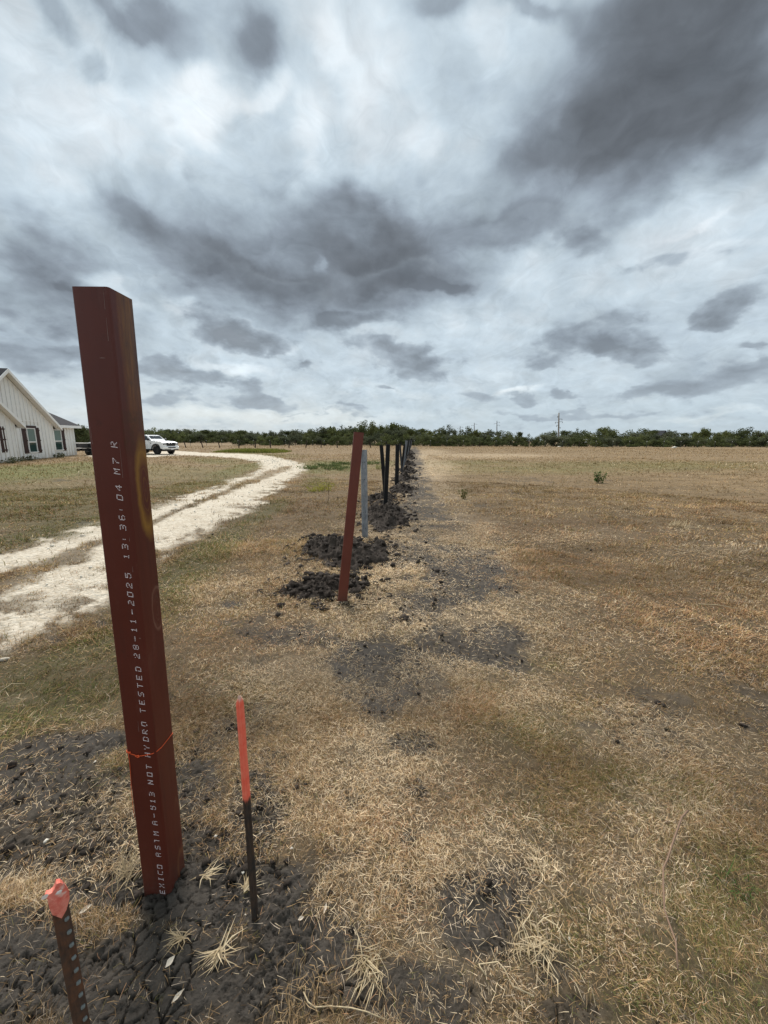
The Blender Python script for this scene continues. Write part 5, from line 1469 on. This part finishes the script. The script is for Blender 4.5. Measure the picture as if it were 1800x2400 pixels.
PAL = np.array([(.400, .258, .128), (.535, .375, .210), (.780, .620, .410), (.230, .190, .070), (.125, .155, .046), (.450, .248, .135), (.490, .395, .295), (.165, .104, .056)])
def tints(x, y, straw, green, red, soil, litter=False):
    n = len(x)
    nb = fbm(x * .8, y * .8, 401, 4, .6); nb2 = fbm(x * 2.6, y * 2.6, 411, 3)
    w = np.zeros((n, 8))
    pale = np.clip(straw * 1.3 + .9 * smooth(.50, .66, fbm(x * 1.5, y * 1.5, 491, 4, .6)), 0, 1.3)
    w[:, 0] = 1.25 + nb * .6; w[:, 1] = .55 + .9 * pale; w[:, 2] = .05 + 2.6 * straw + .45 * pale; w[:, 3] = .55 + 1.2 * smooth(.5, .65, nb) + 3.0 * green; w[:, 4] = .03 + 5.0 * green ** 1.2 + .12 * smooth(.55, .7, nb2)
    w[:, 5] = .25 + 2.2 * red; w[:, 6] = .55 + .5 * soil; w[:, 7] = 1.0 + 1.1 * smooth(.5, .7, nb2)
    if litter: w[:, 2] *= 1.9; w[:, 1] *= 1.3; w[:, 4] *= .1; w[:, 3] *= .3; w[:, 7] *= .5
    cw = np.cumsum(w, 1); k = (RNG.random(n)[:, None] * cw[:, -1:] > cw).sum(1)
    c = PAL[k] * RNG.uniform(.62, 1.32, n)[:, None]
    far = smooth(4, 22, np.hypot(x, y))[:, None] * .62
    mean = (PAL[None] * w[:, :, None]).sum(1) / w.sum(1)[:, None]
    c = c * (1 - far) + mean * far
    # mower lines and old tyre marks: paler and darker strips
    strip = (fbm(x * .22 + y * .05, y * .85, 471, 4, .6) - .5) * 1.1 + (fbm(x * .9, y * 2.2, 481, 4, .6) - .5) * .8
    return c * np.clip(1 + strip, .62, 1.4)[:, None]

GPARTS = {}
def band(n, r0, r1, wmin, wk, Lm, half=54, power=1., litter=0.):
    x, y = sector(n, r0, r1, half, power)
    soil, straw, green, red, gravel = fields(x, y)
    cl = fbm(x * 5.5, y * 5.5, 421, 3, .6); big = fbm(x * 1.9, y * 1.9, 431, 3)
    dens = (1 - .97 * soil) * (1 - .96 * np.clip(gravel * 1.1, 0, 1)) * (.30 + .7 * smooth(.38, .60, cl)) * (1 - .45 * straw)
    k = RNG.random(n) < dens
    pd = np.hypot(x - POST_XY[0], y - POST_XY[1]); k &= pd > .10
    x, y, soil, straw, green, red, cl, big = (a[k] for a in (x, y, soil, straw, green, red, cl, big)); m = len(x)
    r = np.hypot(x, y)
    L = Lm * RNG.uniform(.4, 1.45, m) * (.55 + .9 * smooth(.35, .65, big)) * (1 + .25 * green) * (1 - .35 * straw)
    wd = np.maximum(wmin, wk * r) * RNG.uniform(.65, 1.25, m)
    az = RNG.uniform(0, 6.283, m) + 0.; 
    flow = fbm(x * 1.1, y * 1.1, 441, 3) * 12.
    sel = RNG.random(m) < .55; az[sel] = flow[sel] + RNG.normal(0, .7, sel.sum())
    lean = np.clip(RNG.normal(.95, .38, m), .1, 1.55); curl = RNG.uniform(.0, 1.05, m)
    return blades(x, y, land(x, y) + (0.), L, wd, az, lean, curl, tints(x, y, straw, green, red, soil))

def litter(n, r0, r1, wmin, wk, Lm, half=54, power=1.):
    """cut straw lying flat"""
    x, y = sector(n, r0, r1, half, power)
    soil, straw, green, red, gravel = fields(x, y)
    cl = smooth(.42, .62, fbm(x * 3.4, y * 3.4, 451, 4, .6))
    dens = (.035 + 1.2 * straw * (.25 + .75 * cl) * (1 - .42 * soil) + .10 * soil * cl + .14 * (1 - soil)) * (1 - .93 * gravel)
    k = RNG.random(n) < dens
    pd = np.hypot(x - POST_XY[0] - .04, y - POST_XY[1]); k &= pd > .14
    x, y, soil, straw, green, red = (a[k] for a in (x, y, soil, straw, green, red)); m = len(x)
    r = np.hypot(x, y)
    L = Lm * RNG.uniform(.35, 1.5, m); wd = np.maximum(wmin, wk * r) * RNG.uniform(.6, 1.35, m)
    az = RNG.uniform(0, 6.283, m); lean = RNG.normal(1.47, .10, m); curl = RNG.uniform(-.12, .22, m)
    lf = RNG.uniform(.002, .014, m) + .012 * (1 - soil) 
    return blades(x, y, land(x, y), L, wd, az, lean, curl, tints(x, y, straw, green, red, soil, True), lf, .35)

def join(parts):
    vs, fs, cs, b = [], [], [], 0
    for V, Fq, C in parts: vs.append(V); fs.append(Fq + b); cs.append(C); b += len(V)
    return np.concatenate(vs), np.concatenate(fs), np.concatenate(cs)

def build_grass():
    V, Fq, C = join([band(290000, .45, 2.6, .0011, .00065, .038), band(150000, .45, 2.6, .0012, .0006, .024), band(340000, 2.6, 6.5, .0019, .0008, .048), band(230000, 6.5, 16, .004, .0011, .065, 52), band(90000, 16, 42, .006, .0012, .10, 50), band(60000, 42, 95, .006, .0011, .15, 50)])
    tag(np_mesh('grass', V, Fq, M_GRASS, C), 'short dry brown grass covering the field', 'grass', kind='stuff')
    V, Fq, C = join([litter(88000, .45, 2.8, .0013, .00065, .034), litter(200000, 2.8, 8, .002, .0008, .046), litter(50000, 7, 24, .004, .0012, .10, 50)])
    tag(np_mesh('cut_straw', V, Fq, M_GRASS, C), 'pale cut straw lying over the soil and grass', 'straw', kind='stuff')
    # seedheads and taller wisps left standing
    x, y = sector(1500, 2.2, 40, 50, .7); soil, straw, green, red, gravel = fields(x, y)
    k = (gravel < .1) & (soil < .5) & (fbm(x * .5, y * .5, 461, 3) > .52); x, y = x[k], y[k]; m = len(x); r = np.hypot(x, y)
    col = PAL[RNG.choice([1, 2, 2, 6], m)] * RNG.uniform(.8, 1.15, m)[:, None]
    V, Fq, C = blades(x, y, land(x, y), RNG.uniform(.08, .24, m) * (1 + r * .012), np.maximum(.002, .0011 * r), RNG.uniform(0, 6.28, m), RNG.uniform(.2, 1.1, m), RNG.uniform(.2, .9, m), col)
    tag(np_mesh('dry_wisps', V, Fq, M_GRASS, C), 'taller dry wisps scattered through the mown field', 'grass', kind='stuff')

def tuft(name, px, py, n, L, w, pal, label, cat, spread=.02, lean=(.2, 1.3), curl=(.1, .9), fan=2.4):
    g = G(px, py); z0 = float(land(np.array([g[0]]), np.array([g[1]]))[0])
    x = RNG.normal(0, spread, n); y = RNG.normal(0, spread, n)
    col = np.array(pal)[RNG.integers(0, len(pal), n)] * RNG.uniform(.8, 1.2, n)[:, None]
    V, Fq, C = blades(x, y, np.zeros(n), L * RNG.uniform(.5, 1.2, n), w * RNG.uniform(.7, 1.2, n), RNG.uniform(0, 6.28) + RNG.normal(0, fan / 3, n) + (RNG.random(n) < .15) * 2.5, RNG.uniform(*lean, n), RNG.uniform(*curl, n), col)
    o = np_mesh(name, V, Fq, M_GRASS, C); o.location = (g[0], g[1], z0 + .003)
    return tag(o, label, cat)

def leafy(name, px, py, H, wid, n, size, lo, hi, stems, label, cat, grp=None):
    """small plant: stems with leaves along them"""
    g = G(px, py); z0 = float(land(np.array([g[0]]), np.array([g[1]]))[0])
    o = empty(name, (g[0], g[1], z0), 0., label, cat, grp)
    mb = MB(); lob = []
    for k in range(stems):
        a = k * 2.4 + random.random(); rr = wid * random.uniform(.2, 1.)
        hh = H * random.uniform(.65, 1.)
        tip_ = (rr * math.cos(a), rr * math.sin(a), hh)
        mb.tube([(0, 0, -.03), (tip_[0] * .3, tip_[1] * .3, hh * .5), tip_], [.012 * H, .009 * H, .004 * H], 4)
        for f in (.25, .5, .75, 1.): lob.append((tip_[0] * (.55 + .45 * f), tip_[1] * (.55 + .45 * f), hh * f * (.75 + .25 * f), wid * .24, wid * .24, H * .14))
    V, Fq, T = leaf_cloud(lob, n, size, random.randrange(999))
    lv = np_mesh('leaves', V, Fq, mat_leaf(name + '_leaf', lo, hi, .35), T); lv.parent = o
    s_ = mb.build('stems', M_STEM, o)
    return o
M_STEM = plain('dry_stem', (.20, .15, .09), .85, 0, .1, .2, 20.)
M_DSTEM = plain('dark_stem', (.07, .045, .03), .85, 0, .1, .2, 20.)

def twigs(name, px, py, H, spread, n, r0, label, cat, m_=None, pods=False):
    g = G(px, py); z0 = float(land(np.array([g[0]]), np.array([g[1]]))[0])
    o = empty(name, (g[0], g[1], z0), 0., label, cat)
    mb = MB()
    def br(p, d, L, r_, dep):
        q = p + d * L; mid = p + d * L * .5 + Vector((random.uniform(-1, 1), random.uniform(-1, 1), 0)) * L * .06
        mb.tube([p, mid, q], [r_, r_ * .8, r_ * .55], 4)
        if dep:
            for _ in range(random.choice((2, 3))):
                dd = (d + Vector((random.uniform(-1, 1), random.uniform(-1, 1), random.uniform(-.2, .5))) * spread).normalized(); br(p.lerp(q, random.uniform(.5, 1)), dd, L * random.uniform(.4, .7), r_ * .6, dep - 1)
    for k in range(n): br(Vector((0, 0, -.02)), Vector((random.uniform(-1, 1) * spread, random.uniform(-1, 1) * spread, 1)).normalized(), H * random.uniform(.45, .65), r0, 2)
    mb.build('stems', m_ or M_STEM, o)
    return o

STRAWC = [(.56, .46, .30), (.45, .35, .21), (.38, .30, .19)]
GREENC = [(.10, .12, .035), (.15, .15, .05), (.20, .18, .07)]
build_grass()
tuft('straw_tuft', 515, 2232, 34, .085, .0042, STRAWC, 'splayed pale straw tuft on cracked soil below the orange topped stake', 'straw tuft', .007, (1.0, 1.5), (.0, .3))
tuft('straw_tuft', 427, 2205, 26, .075, .0034, STRAWC[1:], 'tan straw tuft on cracked soil in front of the lettered post', 'straw tuft', .006, (.9, 1.5), (.1, .5))
tuft('straw_tuft', 865, 2262, 60, .085, .0036, STRAWC, 'dense matted pale straw tuft at the right edge of the cracked soil', 'straw tuft', .02, (.9, 1.5), (.1, .6))
tuft('straw_tuft', 480, 2058, 22, .07, .0042, STRAWC, 'small pale straw wisp beside the foot of the lettered post', 'straw tuft', .008, (1.2, 1.5), (.0, .3))
tuft('straw_tuft', 300, 2060, 60, .11, .003, STRAWC[1:], 'spiky tan grass tuft left of the foot of the lettered post', 'straw tuft', .02, (.4, 1.2), (.1, .5))
tuft('straw_tuft', 575, 2085, 22, .075, .0042, STRAWC, 'bent pale straw wisp just left of the orange topped stake', 'straw tuft', .008, (1.1, 1.5), (.0, .4))
tuft('straw_tuft', 1250, 2205, 80, .10, .0036, STRAWC, 'yellow straw clump right of the small bare soil patch', 'straw tuft', .035, (.8, 1.45), (.1, .6))
tuft('straw_tuft', 1270, 2032, 40, .09, .0036, STRAWC, 'star shaped pale straw clump above the small bare soil patch', 'straw tuft', .02, (1.1, 1.5), (.0, .4))
tuft('straw_tuft', 1570, 2070, 50, .10, .003, [(.05, .12, .03), (.08, .13, .04)], 'small patch of fresh green blades at the lower right', 'grass tuft', .03, (.3, 1.2), (.1, .5)).location.x += .25
tuft('grass_tuft', 700, 2390, 160, .09, .0024, [(.36, .25, .14), (.28, .19, .10), (.42, .31, .18)], 'reddish brown grass tuft at the bottom edge on the cracked soil', 'grass tuft', .06, (.2, 1.1), (.1, .6))
tuft('grass_tuft', 1590, 1235, 90, .24, .010, STRAWC, 'pale bleached grass clump in the right hand field', 'grass tuft', .09, (.4, 1.3), (.1, .6))
tuft('grass_tuft', 1470, 1195, 70, .20, .010, STRAWC[1:], 'tan grass clump below the green bush in the right hand field', 'grass tuft', .09, (.3, 1.1), (.1, .5))
for k in range(46):
    px = random.uniform(520, 660); py = random.uniform(1053, 1061)
leafy('green_bush', 1402, 1132, .48, .27, 330, .05, (.045, .085, .022), (.13, .20, .065), 13, 'small bright green bush standing alone in the brown right hand field', 'bush')
leafy('weed', 1086, 1168, .34, .17, 90, .05, (.08, .085, .03), (.19, .17, .075), 9, 'drooping olive weed beside the bare strip, right of the post row', 'weed')
leafy('weed', 757, 1150, .24, .42, 330, .035, (.24, .235, .04), (.42, .38, .09), 22, 'feathery yellow green weed near the bend of the gravel drive', 'weed')
leafy('weed', 736, 1154, .14, .30, 160, .035, (.22, .22, .04), (.36, .33, .08), 10, 'low yellow green weed left of the feathery one', 'weed')
twigs('dry_stalk', 768, 1178, .62, .25, 1, .006, 'single dark dry stalk with a forked head beside the yellow green weed', 'dry stalk', M_DSTEM)
twigs('dry_twigs', 1214, 1156, .42, .55, 2, .009, 'pale leafless twig plant in the field right of the olive weed', 'dry weed')
twigs('dry_twigs', 1232, 1150, .30, .6, 2, .008, 'shorter pale twig plant close right of the other leafless one', 'dry weed')
for k, (px, py, lab) in enumerate(((730, 1098, 'low leafy green weed at the outer bend of the gravel drive'), (770, 1092, 'low leafy green weed between the drive bend and the leaning red post'), (808, 1088, 'low leafy green weed just left of the leaning red post'), (790, 1100, 'paler low green weed below the others left of the red post'), (868, 1088, 'low green weed seen right of the leaning red post'))):
    leafy('weed', px, py, .17, .95, 420, .07, (.060, .085, .030), (.15, .18, .07), 18, lab, 'weed')
leafy('weed', 888, 1100, .22, .35, 160, .06, (.20, .20, .08), (.42, .40, .18), 8, 'pale yellow flowering weed left of the crossed black posts', 'weed')
# tall yellow green weeds beyond the drive
x = RNG.uniform(0, 1, 5200); g0, g1 = G(500, 1060), G(652, 1062.5)
gx = g0[0] + (g1[0] - g0[0]) * x + RNG.normal(0, .3, 5200); gy = g0[1] + (g1[1] - g0[1]) * x + RNG.uniform(0, 6.5, 5200)
hh = .48 * RNG.uniform(.5, 1.2, 5200) * (.45 + .55 * smooth(.0, .25, x) * (1 - smooth(.85, 1, x)))
cc = np.array([(.17, .19, .03), (.22, .23, .045), (.12, .145, .03), (.26, .23, .08)])[RNG.integers(0, 4, 5200)] * RNG.uniform(.8, 1.2, 5200)[:, None]
V, Fq, C = blades(gx, gy, lie(gx, gy), hh, np.full(5200, .05), RNG.uniform(0, 6.28, 5200), RNG.uniform(.05, .6, 5200), RNG.uniform(.1, .7, 5200), cc)
tag(np_mesh('weed_bed', V, Fq, M_GRASS, C), 'strip of tall yellow green weeds beyond the gravel drive', 'weeds', kind='stuff')
# low weedy growth along the house foot
for (px, py, lab) in ((20, 1086, 'grey green weed at the foot of the near house gable'), (52, 1080, 'bushy grey green weed under the first house window'), (135, 1073, 'grey green weed at the inside corner of the house wall')):
    leafy('weed', px, py, .38, .8, 260, .10, (.045, .052, .030), (.12, .125, .075), 12, lab, 'weed')

# stones and debris
M_STONE = plain('pale_limestone', (.62, .57, .48), .9, 0, .2, .2, 30., .4, .01)
M_LEAFDRY = plain('dry_leaf', (.66, .57, .45), .8, 0, .2, .25, 60.)
def stone(px, py, s_, label, name='stone', m_=None, cat='stone', grp=None):
    g = G(px, py); V, Fq = CLODS[random.randrange(7)]
    o = np_mesh(name, V * np.array([1.2, .9, .6]) * s_ * (.62 if s_ < .03 else 1), Fq, m_ or M_STONE); o.location = (g[0], g[1], float(land(np.array([g[0]]), np.array([g[1]]))[0]) + s_ * .25); o.rotation_euler = (0, 0, random.uniform(0, 6))
    return tag(o, label, cat, grp)
stone(10, 1538, .034, 'pale stone at the left edge below the gravel drive', m_=plain('dull_limestone', (.44, .39, .31), .9, 0, .2, .2, 30., .4, .01))
stone(222, 1788, .012, 'white pebble on dark soil left of the orange twine')
stone(116, 1853, .010, 'small white pebble on the soil at the left')
stone(108, 1975, .016, 'pale flat pebble on the soil above the orange tipped tee post')
stone(506, 1960, .012, 'white pebble right of the lettered post')
stone(570, 2045, .014, 'white shell like pebble just left of the dark stake')
stone(684, 1990, .013, 'pinkish pebble in straw right of the dark stake')
stone(576, 2150, .006, 'tiny white pebble at the foot of the dark stake')
stone(831, 1170, .05, 'pale stone in the dug soil beside the galvanised post')
stone(1335, 2198, .010, 'small pale pebble in the grass at the lower right')
stone(1310, 1048, .35, 'pale boulder at the foot of the tall power pole', cat='boulder')
stone(1580, 1049.5, .45, 'pale boulder on the field edge before the right hand trees', cat='boulder')
stone(1208, 1043, .4, 'pale rock beyond the fence left of the tall power pole', cat='boulder')
pts = []
x, y = sector(9000, 3.5, 34, 54, .7); keep = fields(x, y)[4] > .55; x, y = x[keep], y[keep]
V, Fq = scatter_clods(np.column_stack([x, y, land(x, y) + .006]), (.010 + .03 * RNG.random(len(x)) ** 3) * (1 + np.hypot(x, y) * .02))
tag(np_mesh('gravel', V, Fq, M_STONE), 'loose pale limestone gravel on the drive', 'gravel', kind='stuff')
def dry_leaf(px, py, L, w, a, label):
    g = G(px, py); z0 = float(land(np.array([g[0]]), np.array([g[1]]))[0]) + .008
    pr = [0, .55, 1., .85, .45, 0]; vs = []
    for k, p in enumerate(pr):
        t = k / 5 - .5
        for s_ in (-1, 0, 1): vs.append((t * L, s_ * p * w / 2, .006 * abs(s_) * p + .012 * t * t))
    fs = [(3 * k + j, 3 * k + j + 1, 3 * k + j + 4, 3 * k + j + 3) for k in range(5) for j in (0, 1)]
    mb = MB(); mb.add(vs, fs); mb.add([(x, y, z - .0012) for x, y, z in vs], [tuple(reversed(f)) for f in fs])
    o = mb.build('dry_leaf', M_LEAFDRY, None, True); o.location = (g[0], g[1], z0); o.rotation_euler = (R(12), R(-8), R(a)); return tag(o, label, 'leaf')
dry_leaf(202, 2136, .042, .016, 42, 'curled cream dry leaf on soil right of the orange tipped tee post')
dry_leaf(400, 2262, .034, .018, 60, 'cream triangular dry leaf on the soil below the lettered post')
dry_leaf(706, 2160, .022, .012, 20, 'small white feathery leaf on the soil right of the dark stake')
dry_leaf(762, 2135, .034, .010, 80, 'narrow cream dry leaf at the edge of the straw')
dry_leaf(418, 2340, .040, .012, 50, 'bent cream dry leaf near the bottom edge')
def runner(name, pxs, rad, m_, label, cat, lift=.012):
    pts = []
    for k, (px, py) in enumerate(pxs):
        g = G(px, py); pts.append((g[0], g[1], float(land(np.array([g[0]]), np.array([g[1]]))[0]) + lift * (1 + .5 * math.sin(k * 1.7))))
    o = empty(name, pts[0], 0., label, cat); mb = MB(); p0 = Vector(pts[0])
    mb.tube([Vector(p) - p0 for p in pts], [rad * (1 - .4 * k / len(pts)) for k in range(len(pts))], 5); mb.build('stem', m_, o, True)
    return o, p0
M_STRAWST = plain('straw_stem', (.50, .40, .25), .8, 0, .2, .2, 60.)
M_VINE = plain('brown_vine', (.22, .145, .10), .85, 0, .1, .3, 40.)
runner('dry_runner', [(712, 2335), (722, 2362), (738, 2370), (775, 2366), (822, 2376), (860, 2386), (900, 2396)], .0022, M_STRAWST, 'long pale dry runner stem on the soil at the bottom edge', 'dry stem', .014)
runner('dry_runner', [(1138, 2305), (1122, 2292), (1122, 2275), (1140, 2266), (1165, 2275), (1180, 2295), (1200, 2320), (1250, 2345)], .0024, M_STRAWST, 'curled pale dry runner stem lying in the grass at the bottom', 'dry stem', .035)
runner('dry_runner', [(1608, 1922), (1592, 1948), (1578, 1980), (1562, 2025), (1550, 2060), (1549, 2100), (1555, 2145), (1570, 2190), (1577, 2240), (1583, 2300)], .0042, M_VINE, 'long brown woody vine lying across the grass at the lower right', 'dry stem', .05)
runner('dry_runner', [(1225, 1934), (1255, 1950), (1280, 1968)], .0022, M_STRAWST, 'straight pale straw stem lying on brown grass', 'dry stem', .045)
runner('dry_runner', [(1270, 2170), (1300, 2200), (1335, 2240)], .0022, M_STRAWST, 'straight pale straw stem beside the yellow straw clump', 'dry stem', .045)
runner('dry_runner', [(0, 1632), (30, 1618), (60, 1610)], .0028, M_STRAWST, 'bleached stem lying in green grass at the left edge', 'dry stem', .04)
runner('dry_runner', [(1635, 1425), (1680, 1433), (1725, 1437)], .004, M_STRAWST, 'pale stem lying in the right hand field', 'dry stem', .05)

# ================================================================== build order
build_ground()
